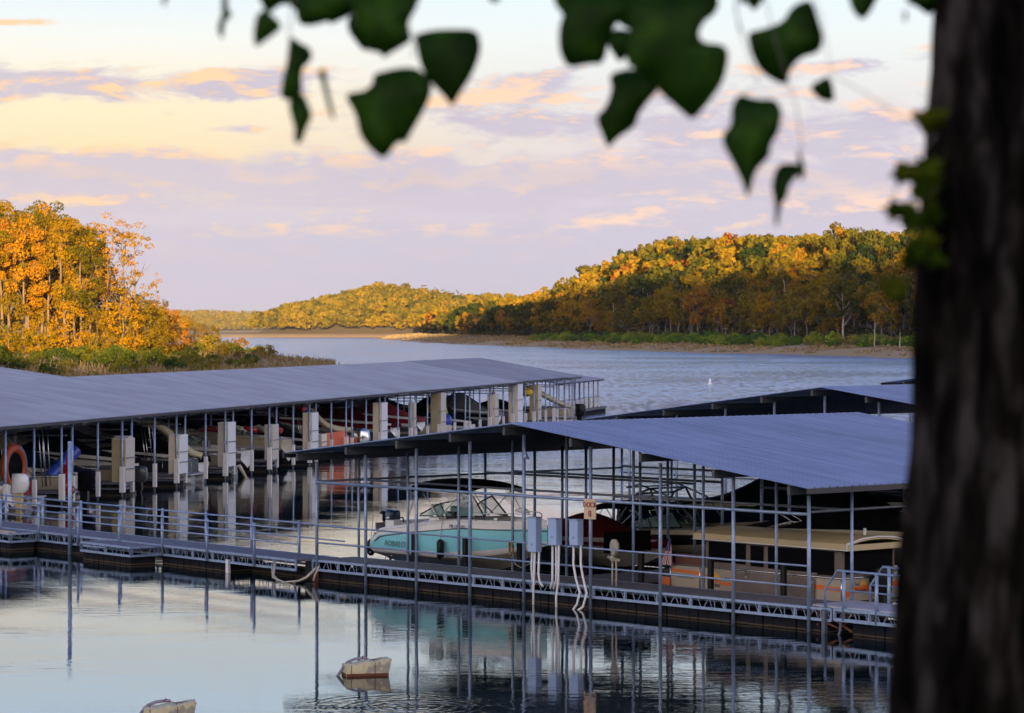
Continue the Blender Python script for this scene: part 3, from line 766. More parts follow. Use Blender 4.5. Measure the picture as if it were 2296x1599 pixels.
for x in (1.2, 4.0, 7.0): b.bar((x-.09, -1.2 if x < 5 else -.85, 1.52 if x < 2 else 1.7), (x+.09, -1.2 if x < 5 else -.85, 1.52 if x < 2 else 1.7), .03, .05)
split_parts('cleat', b, chrome, rob)
b = MB(); b.box((.02, -.9, 1.02), (.10, .9, 1.30)); part('transom_bench', b, greycv, rob)
b = MB(); b.box((-.45, -.9, .30), (.02, .9, .36)); part('swim_platform', b, whitegel, rob)
rob.scale = (.87, 1, 1.02)
# rope coil on the dock post
b = MB()
for k in range(5): b.tube([(.16*math.cos(a)*.5, -.06+.02*k, -.16+.22*math.sin(a)) for a in np.linspace(0, 6.28, 12)], .02, 5)
b.tube([(.05,0,-.3), (.2,-.05,-.65), (.5,-.05,-.75), (.9,0,-.6)], .014, 5)
tag(link('rope_coil', b.mesh('rope_coil', [ropem]), None, b8(7.75, 1.68, 1.6), (0, 0, D8.ang)), 'coil of tan rope hanging on the dock post in front of the aqua boat', 'rope')

# ---- other boats of dock 8
def sb8(label, t0, u, L_, B_, **k): return speedboat('motorboat', label, 'motorboat', b8(t0, u), D8.ang, L_, B_, **k)
sb8('maroon canvas covered boat behind the electric boxes and DOCK 8 sign', 3.4, 6.05, 7.1, 2.3, side=greycv, cover=redcv, peak=.75, z=.62, px=.47, sheer=(.85, 1.0), band=mat('hull_grey', (.20,.19,.18,1), .4))
def tower(o):
    b = MB()
    for sg in (-1, 1):
        b.tube([(1.9, sg*1.05, 1.0), (2.3, sg*1.0, 1.6), (2.9, sg*.9, 2.3), (3.5, sg*.85, 2.5)], .04, 8)
        b.tube([(4.2, sg*1.0, 1.1), (3.9, sg*.95, 1.8), (3.5, sg*.85, 2.5)], .04, 8)
        b.tube([(3.5, sg*.85, 2.5), (4.6, sg*.8, 2.2), (5.4, sg*.7, 1.5)], .03, 8)
    b.tube([(2.9, -.9, 2.3), (2.9, .9, 2.3)], .035, 8); b.tube([(3.5, -.85, 2.5), (3.5, .85, 2.5)], .035, 8)
    b.tube([(2.4, -.9, 2.5), (3.0, -.9, 2.62), (3.5, -.85, 2.5)], .03, 6); b.tube([(2.4, .9, 2.5), (3.0, .9, 2.62), (3.5, .85, 2.5)], .03, 6); b.tube([(2.4, -.9, 2.5), (2.4, .9, 2.5)], .03, 6)
    part('wake_tower', b, galv_dk, o)
    bimini(o, 1.0, 3.5, 1.0, 1.95, 1.1, blackcv, .1, .1)
    b = MB(); b.sphere((1.9, -.5, 1.35), .22, .3, .45, 10); b.sphere((3.3, .2, 1.35), .2, .3, .45, 10); split_parts('life_vest', b, black, o)
sb8('cream bowrider with wake tower and flat black bimini, behind the maroon covered boat', 2.6, 10.4, 8.0, 2.5, side=black, band=creamdk, stripe=cream, z=.45, extras=tower, sheer=(.9, 1.2))
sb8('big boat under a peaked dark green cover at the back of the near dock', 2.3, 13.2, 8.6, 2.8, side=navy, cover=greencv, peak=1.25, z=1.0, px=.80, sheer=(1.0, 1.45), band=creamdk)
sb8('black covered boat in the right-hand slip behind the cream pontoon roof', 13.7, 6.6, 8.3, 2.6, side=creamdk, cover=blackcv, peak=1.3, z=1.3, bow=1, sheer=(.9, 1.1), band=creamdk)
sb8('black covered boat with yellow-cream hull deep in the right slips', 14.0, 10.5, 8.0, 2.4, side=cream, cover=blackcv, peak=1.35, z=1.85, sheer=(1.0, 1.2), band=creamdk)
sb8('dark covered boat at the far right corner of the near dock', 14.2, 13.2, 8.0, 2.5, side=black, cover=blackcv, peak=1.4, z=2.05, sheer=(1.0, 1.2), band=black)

# ---- cream pontoon boat with hard canopy
def tracker():
    p0 = Vector(b8(12.9, 3.95)); ang = D8.ang-R(2)
    o = thing('pontoon_boat', 'cream pontoon houseboat with orange stripes, tan roof and dark screened cabin', 'pontoon boat', (p0.x, p0.y, .05), ang)
    o.scale = (.85, 1, 1)
    L, B = 9.6, 2.4
    for y in (-.85, .85):
        b = MB(); b.tube([(.3, y, .12), (.8, y, .1), (L, y, .1)], [.08, .32, .32], 14); part('pontoon_tube', b, chrome, o)
    b = MB(); b.box((.1, -B/2, .44), (L, B/2, .5)); part('deck', b, creamdk, o)
    b = MB(); st = MB(); st2 = MB(); ri = MB()
    h0, h1 = .54, 1.16
    for (xa, xb, y) in ((1.1, 9.4, -B/2), (1.1, 9.4, B/2-.04)):
        b.box((xa, y, h0), (xb, y+.04, h1))
    b.box((9.4, -B/2, h0), (9.44, B/2, h1))
    part('fence_panel', b, mat('fence_cream', (.40, .34, .25, 1), .4, 0, .05), o)
    # stripes and rails proud of the panels
    yy = -B/2-.004
    for (xa, za, xb, zb, w) in ((1.15, 1.02, 2.6, .98, .09), (2.6, .98, 3.7, .74, .09), (3.7, .74, 7.4, .70, .10), (7.5, .62, 8.0, .92, .09), (8.0, .92, 9.38, .88, .13)):
        st.add([(xa, yy, za-w/2), (xb, yy, zb-w/2), (xb, yy, zb+w/2), (xa, yy, za+w/2)], [(0,1,2,3)])
    for (ya, za, yb, zb, w) in ((-1.15, .72, -.7, .86, .2), (-.7, .86, 1.15, .96, .16)):
        st.add([(9.446, ya, za-w/2), (9.446, yb, zb-w/2), (9.446, yb, zb+w/2), (9.446, ya, za+w/2)], [(0,1,2,3)])
    split_parts('orange_stripe', st, orange, o)
    b = MB(); b.add([(3.35+.22*math.cos(a), yy-.003, .84+.22*math.sin(a)) for a in np.linspace(0, math.pi, 14)], [tuple(range(14))])
    b.add([(9.449, -.35+.14*math.cos(a), .97+.13*math.sin(a)) for a in np.linspace(0, math.pi, 14)], [tuple(range(14))]); split_parts('sun_emblem', b, lemon, o)
    for w_, x, z_, s_ in (('Sun', 2.95, .83, .20), ('Tracker', 2.98, .62, .20), ('Party Barge', 3.85, .86, .13)):
        text_part(w_, s_, textdk, o, (x, yy-.006, z_), (R(90), 0, 0), align='LEFT', depth=.003)
    text_part('AN 505 UBL', .15, textgrey, o, (1.5, yy-.006, .80), (R(90), 0, 0), align='LEFT', depth=.003)
    text_part('Sun', .13, textdk, o, (9.453, -.7, .98), (R(90), 0, R(90)), align='LEFT', depth=.003)
    text_part('Tracker', .15, textdk, o, (9.453, -.7, .80), (R(90), 0, R(90)), align='LEFT', depth=.003)
    for x in (1.1, 2.6, 4.9, 6.6, 8.05, 9.4): ri.tube([(x, -B/2-.02, .5), (x, -B/2-.02, 1.2)], .022, 6)
    ri.tube([(1.1, -B/2-.02, 1.2), (9.44, -B/2-.02, 1.2), (9.48, B/2, 1.2)], .02, 6); ri.tube([(9.4, 0, .5), (9.48, 0, 1.25)], .022, 6)
    ri.tube([(.15, -.9, .5), (.15, -.9, .82), (1.0, -.9, .84)], .022, 6)
    part('fence_rail', ri, chrome, o)
    b = MB(); b.box((.25, -1.0, .52), (1.0, -.96, .76)); b.box((.25, .9, .52), (1.0, .94, .76)); part('bow_panel', b, orange, o, 'orange panels on the bow')
    b = MB(); b.box((1.2, -1.1, 1.17), (2.7, -1.04, 1.52)); b.box((1.2, 1.0, 1.17), (2.7, 1.06, 1.42)); b.box((1.2, -1.1, .55), (2.6, -.6, 1.15)); part('seat_back', b, brownp, o)
    # cabin of canvas with screens
    x0, x1, zb, zt = 2.75, 9.3, 1.1, 2.06
    b = MB(); b.box((x0, -1.10, zb), (x1, 1.10, zt)); part('cabin_canvas', b, brownscreen, o)
    b = MB(); rr = []
    for i in range(61):
        x = x0+1.6+(x1-1.1-x0-1.6)*i/60; wv = .03*math.sin(i*1.9)+.02*math.sin(i*3.7)
        rr.append([(x, -1.13, 1.30), (x, -1.215-wv*.3, 1.12), (x, -1.26-abs(wv)*.4, .85), (x, -1.25-abs(wv)*.3, .54)])
    b.grid(rr, 0, True); part('canvas_skirt', b, brownscreen, o)
    b = MB()
    for (xa, xc, za, zc) in ((x0+.18, 4.75, 1.36, 1.96), (5.0, 5.62, 1.33, 1.94), (5.85, 8.95, 1.26, 1.95)):
        b.box((xa, -1.13, za), (xc, -1.112, zc))
    b.box((x1+.01, -1.0, 1.3), (x1+.03, 1.0, 1.97)); b.box((x0-.03, -1.0, 1.3), (x0-.01, 1.0, 1.95))
    split_parts('window_screen', b, screen, o)
    b = MB(); rows_t = []; rows_b = []
    for k in range(13):
        p = k/12*2-1; z_ = 2.18+.17*(1-abs(p)**2.2)
        rows_t.append([(2.35, p*1.28, z_+(.012 if k % 2 else 0)), (9.72, p*1.28, z_+(.012 if k % 2 else 0))]); rows_b.append([(2.35, p*1.28, z_-.06), (9.72, p*1.28, z_-.06)])
    b.grid(rows_t, 0, True, True); b.grid(rows_b, 0, True)
    for e in (0, 1): b.grid([[r[e] for r in rows_t], [r[e] for r in rows_b]], 0, False, e == 0)
    b.box((2.35, -1.29, 2.02), (9.72, -1.25, 2.20)); b.box((2.35, 1.25, 2.02), (9.72, 1.29, 2.20)); b.box((9.66, -1.24, 2.0), (9.71, 1.24, 2.17)); b.box((2.36, -1.24, 2.0), (2.41, 1.24, 2.17))
    part('roof', b, mat('canopy_cream', (.52, .41, .23, 1), .5, 0, .06, 1), o)
    tr = MB(); tr.tube([(9.74, -1.3, 2.0), (9.74, -1.3, 2.2), (9.74, -.65, 2.33), (9.74, 0, 2.37), (9.74, .65, 2.33), (9.74, 1.3, 2.2), (9.74, 1.3, 2.0)], .025, 6); tr.tube([(2.33, -1.31, 2.02), (9.74, -1.31, 2.02)], .018, 6); part('roof_trim', tr, pvc, o)
    b = MB(); b.tube([(8.8, .3, 2.3), (8.8, .3, 2.55)], .05, 8); part('stern_light', b, pvc, o)
    outboard(o, 10.0, .75, black, black, 1.15, .0, 'black outboard motor'); o.children[-1].rotation_euler = (0, 0, math.pi)
    # folded ladder on the roof
    b = MB()
    for y in (-.2, .2): b.tube([(4.3, y+.3, 2.36), (5.6, y+.3, 2.62)], .02, 6); b.tube([(5.6, y+.3, 2.62), (4.8, y+.3, 2.9)], .018, 6)
    for k in range(5): b.tube([(4.4+.28*k, .1, 2.38+.055*k), (4.4+.28*k, .5, 2.38+.055*k)], .015, 5)
    part('folding_ladder', b, chrome, o)
tracker()
fl = thing('flag', 'small American flag on a short staff at the bow rail of the cream pontoon boat', 'flag', b8(13.75, 2.55, 1.12), D8.ang)
fl.scale = (1.25, 1, 1.15)
b = MB(); b.tube([(0,0,0), (.12,0,.85)], .012, 6); part('staff', b, galv_dk, fl)
b = MB()
for k in range(13):     # hanging stripes
    a, c = -.17+.026*k, -.17+.026*(k+1)
    b.add([(a*1.25, .01*math.sin(k), .08), (c*1.25, .01*math.sin(k+1), .08), (c*.45+.09, .02, .62), (a*.45+.09, .02, .62)], [(0,1,2,3)], k % 2)
part('stripes', b, [flagred, wht], fl)
b = MB(); b.add([(-.05, .012, .45), (.12, .012, .45), (.15, .012, .78), (.08, .012, .78)], [(0,1,2,3)]); b.add([(-.05, .028, .45), (.08, .028, .78), (.15, .028, .78), (.12, .028, .45)], [(0,1,2,3)]); part('canton', b, flagblue, fl)
# boat bits of a white boat beyond the right edge of the dock
speedboat('motorboat', 'white boat with louvred stern glimpsed beside the trunk at the right edge', 'motorboat', b8(23.3, 5.2), D8.ang, 7, 2.4, whitegel, z=.7, band=whitegel, cover=greycv, peak=.5)

# ---- boats of the long left dock: bows point inward (+y of the dock), sterns to the open water
def bL(x, y, z=0): return DL.w(x, y, z)
AL = DL.ang+math.pi/2
MO = lambda c, l=None, s=1., tilt=0, lab=None, txt=None: (c, l or c, s, tilt, lab, 'outboard_motor', txt)
def dlp(label, x, panel, y=1.4, **k): return pontoon('pontoon_boat', label, 'pontoon boat', bL(x, y-1.25), AL, 7.2, 2.5, panel, group=None, **k)
def dls(label, x, side, y=1.2, L_=7., **k): return speedboat('motorboat', label, 'motorboat', bL(x, y-.8), AL, L_, 2.4, side, **k)

def ex_vest(o): pass
SL = [(2.6, -.6, 3.2), (1.9, -.4, 2.95), (1.3, -.1, 2.3), (.9, .1, 1.75), (.4, .2, 1.4)]
SL2 = [(4.2, .4, 2.9), (3.2, .3, 2.75), (2.2, -.1, 2.05), (1.3, -.7, 1.45), (.6, -1.3, 1.25)]
dls('cream boat with a big white outboard at the left edge of the long dock', 1.75, cream, y=1.2, mz=.65, motor=MO(whitegel, mat('motor_leg_cream', (.55,.42,.22,1), .4), 1.25, 0, 'large white outboard motor', 'OUTBOARD'[:0] or None))
dlp('maroon panelled pontoon boat with a cream slide, left end of the long dock', 6.0, redgel, slide=SL, y=2.2)
def tubeblue(o):
    b = MB(); b.tube([(1.5, .1, 1.15), (.7, -1.5, 2.45)], .31, 20, caps=False); b.tube([(1.5, .1, 1.15), (.7, -1.5, 2.45)], .26, 20, caps=False); part('rolled_float', b, blue, o, 'rolled blue foam mat')
dlp('cream pontoon boat carrying a rolled blue mat, with a black shrouded outboard', 10.6, cream, y=1.9, extras=tubeblue, motor=MO(blackcv, black, 1.35, 0, 'outboard motor under a black hood'))
dls('charcoal covered boat just left of the tan locker', 14.2, greycv, cover=navy, peak=.8, y=2.4)
dlp('pontoon boat with cream corner seat and dark outboard right of the tan locker', 18.6, cream, y=2.0, motor=MO(mat('motor_grey', (.035,.04,.045,1), .3), black, 1.2, 0, 'dark grey outboard motor', None), canopy=None)
dls('white and grey motorboat with black cover, left of the second locker', 22.4, whitegel, cover=blackcv, peak=1.0, y=3.0, z=.6, px=.6)
dls('black boat in the slip behind the tall white locker', 31.0, black, cover=blackcv, peak=.9, y=2.0)
dlp('dark pontoon boat with a tall cream slide left of the third locker', 28.4, mat('panel_dark', (.03,.03,.035,1), .4), y=1.8, slide=[(3.2, 0, 3.1), (2.4, -.3, 2.9), (1.7, -1.0, 2.1), (1.2, -1.7, 1.5), (.6, -2.1, 1.25)])
dlp('cream and grey pontoon boat with a folding ladder behind the third locker', 36.0, creamdk, y=2.4, canopy=None)
dls('grey boat with chrome boarding ladder left of the fourth locker', 39.2, greycv, y=2.0)
def towels(o):
    b = MB()
    for k in range(7):
        y0 = random.uniform(-.7, .7); b.tube([(.6+.6*k, y0, 1.45+.1*random.random()), (1.3+.6*k, y0+.7*random.uniform(-1, 1), 1.6+.12*random.random()), (1.9+.6*k, y0*.4, 1.5)], .17, 8, mi=k % 2)
    split_parts('inflatable', b, [redp, mat('float_white', (.5,.48,.47,1), .5)], o)
dls('cream speedboat heaped with red and white inflatables, right of the fourth locker', 44.6, cream, y=1.2, extras=towels, z=.75, stripe=creamdk)
dls('charcoal covered boat between the fourth and fifth lockers', 47.4, black, cover=blackcv, peak=1.2, y=2.0)
dls('black hulled boat beside the bright orange panel', 52.6, black, cover=blackcv, peak=1.3, y=2.2, z=.5)
dlp('pontoon boat with a cream slide and silver outboard left of the sixth locker', 60.6, orange2, y=2.0, slide=[(3.5, 1.2, 3.2), (2.8, 1.1, 3.0), (2.0, .7, 2.1), (1.2, .1, 1.7), (.4, -.7, 1.6)], motor=MO(chrome, black, 1.9, 0, 'large silver outboard motor'))
b = MB(); b.box((0, 0, 0), (4.6, .08, 1.05)); b.box((4.62, .0, 0), (5.5, .08, .75))
tag(link('panel', b.mesh('panel', [orange2]), None, bL(53.6, .7, .75), (0, 0, DL.ang)), 'bright orange panel standing at a slip mouth of the left dock', 'panel')
dls('long maroon covered boat midway along the left dock', 70.2, redgel, cover=redcv, peak=1.0, y=1.3, z=.9, L_=8.6, px=.5)
dls('maroon hulled boat with white trim right of the narrow grey locker', 78.6, redgel, cover=mat('cover_red', (.16,.012,.015,1), .7), peak=1.0, y=1.6, z=1.0, stripe=whitegel)
def bluef(o):
    b = MB(); b.sphere((.8, -.9, 1.5), .5, .7, .55, 12); part('inflatable', b, blue, o)
    b = MB(); b.tube([(1.5, 1.2, 2.4), (1.2, .3, 2.9), (1.0, -.6, 2.6), (1.0, -1.3, 2.0)], .3, 8); part('inflatable', b, [yellow], o)
    b = MB(); b.tube([(1.3, .9, 2.75), (1.1, .2, 3.15), (.9, -.5, 2.85)], .22, 8); part('inflatable', b, [orange2], o)
dlp('pontoon boat with yellow orange and blue inflatables by the tall tan locker', 86.4, cream, y=1.6, extras=bluef)
dls('black covered boat right of the tall tan locker', 95.2, black, cover=blackcv, peak=1.6, y=1.8)
def vests(o):
    b = MB()
    for k, (y, z, w) in enumerate(((-.2, 2.2, .5), (-.9, 1.9, .45), (.4, 1.7, .4), (-.6, 1.4, .4), (-1.5, 1.9, .45))):
        b.sphere((.4+.1*k, y, z), .18, w, .5, 10, mi=k % 2)
    split_parts('life_vest', b, [orange2, yellow], o)
dls('dark boat hung with orange and yellow life vests', 103.4, black, cover=greycv, peak=1.3, y=1.6, extras=vests, z=.7)
dlp('brown panelled pontoon boat right of the life vests', 111.3, tan, y=1.8)
dls('black boat between the two tall cream lockers', 119.0, black, cover=blackcv, peak=.8, y=2)
def yel(o):
    b = MB(); b.sphere((.5, .3, 3.0), .6, .8, .35, 12); part('inflatable', b, yellow, o)
dlp('pontoon boat with a yellow float under the roof near the outer end', 120.0-4.2, creamdk, y=1.8, extras=yel)
dlp('outermost pontoon boat with a long cream slide reaching over the water', 131.0, creamdk, y=1.2, slide=[(4.4, 3.4, 3.0), (3.6, 2.4, 2.9), (2.2, .6, 2.0), (1.0, -1.8, 1.2), (.2, -4.0, .85)], motor=MO(black, black, 1.6, 0, 'black outboard motor'))
# far side of the dock: dark covered boats added to block brightness behind, three hull meshes shared
far0 = []
for (cv, pk, hb) in ((blackcv, 1.2, black), (navy, 1.0, greycv), (greycv, .9, creamdk)):
    far0.append((cv, pk, hb))
kinds = ['black', 'navy', 'grey']
pro = {}
for i in range(32):
    x = -11.5+4.12*i+(1.0 if i % 2 else 0)
    if x > LM-2: break
    k = i % 3 if i % 5 else 0
    if k not in pro:
        cv, pk, hb = far0[k]
        pro[k] = speedboat('motorboat', f'{kinds[k]} covered boat added to darken the far side of the long left dock', 'motorboat', bL(x, 17.6), AL, 6.8, 2.4, hb, cover=cv, peak=pk, z=.4, bow=-1, band=hb, group=f'{kinds[k]} covered boats added to darken the far side of the long dock')
    else:
        c = copy_tree(pro[k]); P = bL(x, 17.6); c.location = (P[0], P[1], .4)
# some gear
tow = MB()
for k in range(7): tow.tube([(.2*k-.6, random.uniform(-.3, .3), .1+.1*random.random()), (.2*k-.5, random.uniform(-.3, .3), .22), (.2*k-.3, 0, .1)], .12, 8, mi=0 if k < 5 else 1)
tag(link('towel_bundle', tow.mesh('towel_bundle', [redp, blue]), None, bL(FING[7]+.1, 1.0, 3.24), (0, 0, DL.ang)), 'bundle of red and blue towels lying on top of the fifth locker', 'towels')
ring = MB(); ring.tube([(0, .95*math.cos(a), .95+.95*math.sin(a)) for a in np.linspace(0, 2*math.pi, 29)], .24, 12, caps=False)
ro = thing('towable_ring', 'large orange and blue inflatable ring standing upright at the left edge of the long dock', 'inflatable ring', bL(3.2, .95, 1.15), R(-22))
ro.scale = (.8, .85, .92)
part('tube', ring, mat('orange_dark', (.32,.055,.015,1), .5, 0, .2, 3), ro)
ring = MB(); ring.tube([(0, 1.0*math.cos(a), .95+1.0*math.sin(a)) for a in np.linspace(-1.2, 1.3, 14)], .235, 12, caps=False); part('cover_band', ring, mat('band_blue', (.10, .12, .25, 1), .5), ro)
ring = MB(); ring.tube([(.1, 0, .95), (.12, 0, .95)], .85, 20); part('seat_panel', ring, blackcv, ro)
for j, (x, y) in enumerate(((9.0, .6), (9.25, .5), (9.6, .7), (9.85, .55))):
    b = MB(); b.tube([(0,0,0), (-.35+.06*j,.1,3.0)], [.03, .012], 6)
    rod = link('fishing_rod', b.mesh('fishing_rod', [chrome]), None, bL(x-1.6, y+.6, .9), (0, 0, DL.ang))
    tag(rod, 'long silver rod leaning upright by the maroon pontoon boat', 'fishing rod', 'rods leaning beside the maroon pontoon boat')
b = MB(); b.bar((0,0,0), (.25,0,1.2), .3, .25); b.bar((.25,0,1.2), (.45,0,2.0), .12, .1); b.sphere((.1,0,.2), .35,.25,.25,10); b.tube([(-.1,-.1,.0),(.5,-.1,.0)], .22, 12)
tag(link('hand_truck', b.mesh('hand_truck', [redgel]), None, bL(8.0, .3, .72), (0, 0, DL.ang)), 'dark red hand truck standing at the finger end by the shrouded outboard', 'hand truck')
b = MB(); b.tube([(0,0,.0), (.3,-.1,-.35), (.6,-.3,-.95)], .1, 8)
tag(link('downspout', b.mesh('downspout', [pvc_dirty]), None, bL(FING[5]+.9, .0, .7), (0, 0, DL.ang)), 'cream pipe dipping into the water right of the third locker', 'pipe')

# ---- foam buoys with pipes in the foreground
def buoy(P, rz, label):
    o = thing('foam_buoy', label, 'buoy', P, rz, None)
    b = MB(); n = 9; rows = []
    for i in range(n):
        q = i/(n-1); x = -.48+1.08*q; lift = .13*q; w = .28; h0 = -.1; h1 = .24+lift+.015*math.sin(i*2.1)
        if i == n-1: h1 += .02
        rows.append([(x-(.06 if i == n-1 else 0), -w, h0), (x, -w-.01*math.sin(i*3), h1*.5), (x+(.04 if i == n-1 else 0), -w, h1), (x, -w*.4, h1+.015), (x, w*.4, h1+.01), (x+(.04 if i == n-1 else 0), w, h1), (x, w, h0)])
    b.grid(rows, 0, False, False, True)
    b.add(rows[0], [tuple(range(7))]); b.add(rows[-1], [tuple(range(7))[::-1]])
    part('foam_block', b, foam, o)
    b = MB(); b.box((-.47, -.295, -.03), (.56, -.270, .045)); b.box((-.50, -.25, -.03), (-.455, .26, .045)); part('waterline_scum', b, mat('rust_scum', (.13, .045, .02, 1), .9, 0, .4, 20), o)
    b = MB(); b.tube([(-.72, -.10, -.08), (-.62, -.05, .02), (-.50, .0, .18), (-.38, .05, .30), (-.2, .08, .36), (0, .1, .38), (.1, .1, .37)], .035, 10); part('pipe', b, mat('pipe_grey', (.26,.24,.30,1), .5, 0, .1), o)
    b = MB()
    for x in (-.36, .22): b.tube([(x, -.285, -.02), (x+.01, -.295, .27+.08*x), (x, -.1, .33+.05*x), (x+.02, .1, .34+.05*x)], .008, 5)
    b.tube([(-.03, .05, .36), (.0, .1, .42), (.04, .15, .37)], .015, 6); b.tube([(.05, .1, .38), (.2, .0, .34), (.45, -.1, .38)], .01, 5)
    part('cord', b, rust, o)
def foamm():
    m = mat('foam_yellowed', (.64, .57, .38, 1), .85, 0, .18, 5, .6, 25)
    nt = m.node_tree; N = nt.nodes; Lk = nt.links; bs = N['Principled BSDF']; old = bs.inputs['Base Color'].links[0].from_socket
    tc = N.new('ShaderNodeTexCoord'); no = N.new('ShaderNodeTexNoise'); no.inputs['Scale'].default_value = 2.6; no.inputs['Detail'].default_value = 8
    Lk.new(tc.outputs['Object'], no.inputs['Vector']); cr = N.new('ShaderNodeValToRGB'); cr.color_ramp.elements[0].position = .55; cr.color_ramp.elements[1].position = .6
    Lk.new(no.outputs['Fac'], cr.inputs[0]); mx = N.new('ShaderNodeMix'); mx.data_type = 'RGBA'
    Lk.new(cr.outputs[0], mx.inputs['Factor']); Lk.new(old, mx.inputs['A']); mx.inputs['B'].default_value = (.36, .34, .27, 1); Lk.new(mx.outputs['Result'], bs.inputs['Base Color'])
    return m
foam = foamm()
def wpt(x, y, z=0):      # photo units to a point at height z
    Y = F*(HC-z)/(y-YH); return ((x-XC)/F*Y, Y, z)
q = wpt(815, 1513); buoy((q[0], q[1], .02), R(14), 'yellowed foam block buoy with a bent grey pipe, floating in the centre foreground')
q = wpt(372, 1614); buoy((q[0], q[1], .02), R(10), 'foam block buoy cut off by the bottom edge at left')
q = wpt(1591, 862)
mb_ = thing('marker_buoy', 'small white marker buoy alone on the open lake', 'buoy', (q[0], q[1], 0))
b = MB(); b.lathe([(.0,-.1),(.36,-.05),(.38,.10),(.2,.22)], 14); part('float', b, whitegel, mb_)
b = MB(); b.lathe([(.2,.22),(.14,.85),(.0,.9)], 12); part('marker', b, whitegel, mb_)
HAZE = .000022
# ================================================================ sun, sky, water
EV = 1.6
SUN_EL, SUN_AZ = R(3.5), R(3)
sd = (math.sin(SUN_AZ), -math.cos(SUN_AZ)); sn = (math.cos(SUN_AZ), math.sin(SUN_AZ))
sun = bpy.data.lights.new('sun', 'SUN'); sun.energy = 5.0; sun.angle = R(.5); sun.color = (1.0, .72, .38)
so = bpy.data.objects.new('sun', sun); COL.objects.link(so)
so.rotation_euler = Vector((sd[0]*math.cos(SUN_EL), sd[1]*math.cos(SUN_EL), math.sin(SUN_EL))).to_track_quat('Z', 'Y').to_euler()

class NB:
    """tiny node-maths helper"""
    def __init__(s, nt): s.nt = nt; s.N = nt.nodes; s.L = nt.links
    def put(s, sock, v):
        if isinstance(v, bpy.types.NodeSocket): s.L.new(v, sock)
        else: sock.default_value = v
    def m(s, op, a, b=None, c=None, clamp=False):
        n = s.N.new('ShaderNodeMath'); n.operation = op; n.use_clamp = clamp
        s.put(n.inputs[0], a)
        if b is not None: s.put(n.inputs[1], b)
        if c is not None: s.put(n.inputs[2], c)
        return n.outputs[0]
    def comb(s, x, y, z=0.):
        n = s.N.new('ShaderNodeCombineXYZ'); s.put(n.inputs[0], x); s.put(n.inputs[1], y); s.put(n.inputs[2], z); return n.outputs[0]
    def noise(s, vec, scale, detail=5, rough=.5, dist=0.):
        n = s.N.new('ShaderNodeTexNoise'); s.L.new(vec, n.inputs['Vector']); n.inputs['Scale'].default_value = scale
        n.inputs['Detail'].default_value = detail; n.inputs['Roughness'].default_value = rough; n.inputs['Distortion'].default_value = dist
        return n.outputs['Fac']
    def ramp(s, f, stops, interp='LINEAR'):
        n = s.N.new('ShaderNodeValToRGB'); s.put(n.inputs[0], f); cr = n.color_ramp; cr.interpolation = interp
        while len(cr.elements) > 1: cr.elements.remove(cr.elements[-1])
        for i, (p, c) in enumerate(stops):
            e = cr.elements[0] if i == 0 else cr.elements.new(p)
            e.position = p; e.color = c if isinstance(c, tuple) else (c, c, c, 1)
        return n.outputs[0]
    def mix(s, f, a, b, typ='MIX'):
        n = s.N.new('ShaderNodeMix'); n.data_type = 'RGBA'; n.blend_type = typ
        s.put(n.inputs['Factor'], f); s.put(n.inputs['A'], a); s.put(n.inputs['B'], b); return n.outputs['Result']
    def sm(s, x, a, b):
        n = s.N.new('ShaderNodeMapRange'); n.interpolation_type = 'SMOOTHSTEP'; s.put(n.inputs[0], x)
        n.inputs[1].default_value = a; n.inputs[2].default_value = b; n.inputs[3].default_value = 0; n.inputs[4].default_value = 1; return n.outputs[0]

lx = lambda r, g, b, k: tuple(c*k for c in lin(r, g, b)[:3])+(1,)
W = bpy.data.worlds.new('World'); S.world = W; W.use_nodes = True
nb = NB(W.node_tree); N = nb.N; Lk = nb.L
bg = N['Background']
sky = N.new('ShaderNodeTexSky'); sky.sky_type = 'NISHITA'; sky.sun_disc = False; sky.sun_elevation = SUN_EL
sky.sun_rotation = math.atan2(sd[0], sd[1]); sky.air_density = 1.2; sky.dust_density = 1.5
tc = N.new('ShaderNodeTexCoord'); sx = N.new('ShaderNodeSeparateXYZ'); Lk.new(tc.outputs['Generated'], sx.inputs[0])
X, Y, Z = sx.outputs
hyp = nb.m('SQRT', nb.m('ADD', nb.m('MULTIPLY', X, X), nb.m('MULTIPLY', Y, Y)))
v = nb.m('MAXIMUM', nb.m('DIVIDE', Z, nb.m('MAXIMUM', hyp, .05)), -.02)      # tangent of elevation
az = nb.m('ARCTAN2', X, Y)
def P_(y): return (YH-y)/F
VT = .6
def rs(lst): return [(max(0, p/VT)**.5, c) for p, c in lst]    # square-root axis gives the low sky more room
vv = nb.m('POWER', nb.m('MAXIMUM', nb.m('DIVIDE', v, VT), 0.), .5, clamp=True)
clear_l = nb.ramp(vv, rs([(0, lin(216,200,208)), (P_(640), lin(210,203,218)), (P_(480), lin(212,205,221)), (P_(360), lin(255,232,186)), (P_(230), lx(254,238,204,1.06)), (P_(90), lx(242,244,240,1.08)), (P_(0), lx(226,240,248,1.1)), (.135, lx(200,224,248,1.55)), (.2, lx(150,188,240,1.25)), (.32, lin(100,144,214)), (.6, lin(70,112,190))]))
clear_r = nb.ramp(vv, rs([(0, lin(206,196,210)), (P_(640), lin(203,200,220)), (P_(480), lin(210,206,226)), (P_(360), lin(228,220,228)), (P_(230), lin(236,236,238)), (P_(90), lx(238,245,246,1.06)), (P_(0), lx(228,243,252,1.1)), (.135, lx(200,224,248,1.55)), (.2, lx(150,188,240,1.25)), (.32, lin(100,144,214)), (.6, lin(70,112,190))]))
clear = nb.mix(nb.sm(az, -.15, .06), clear_l, clear_r)
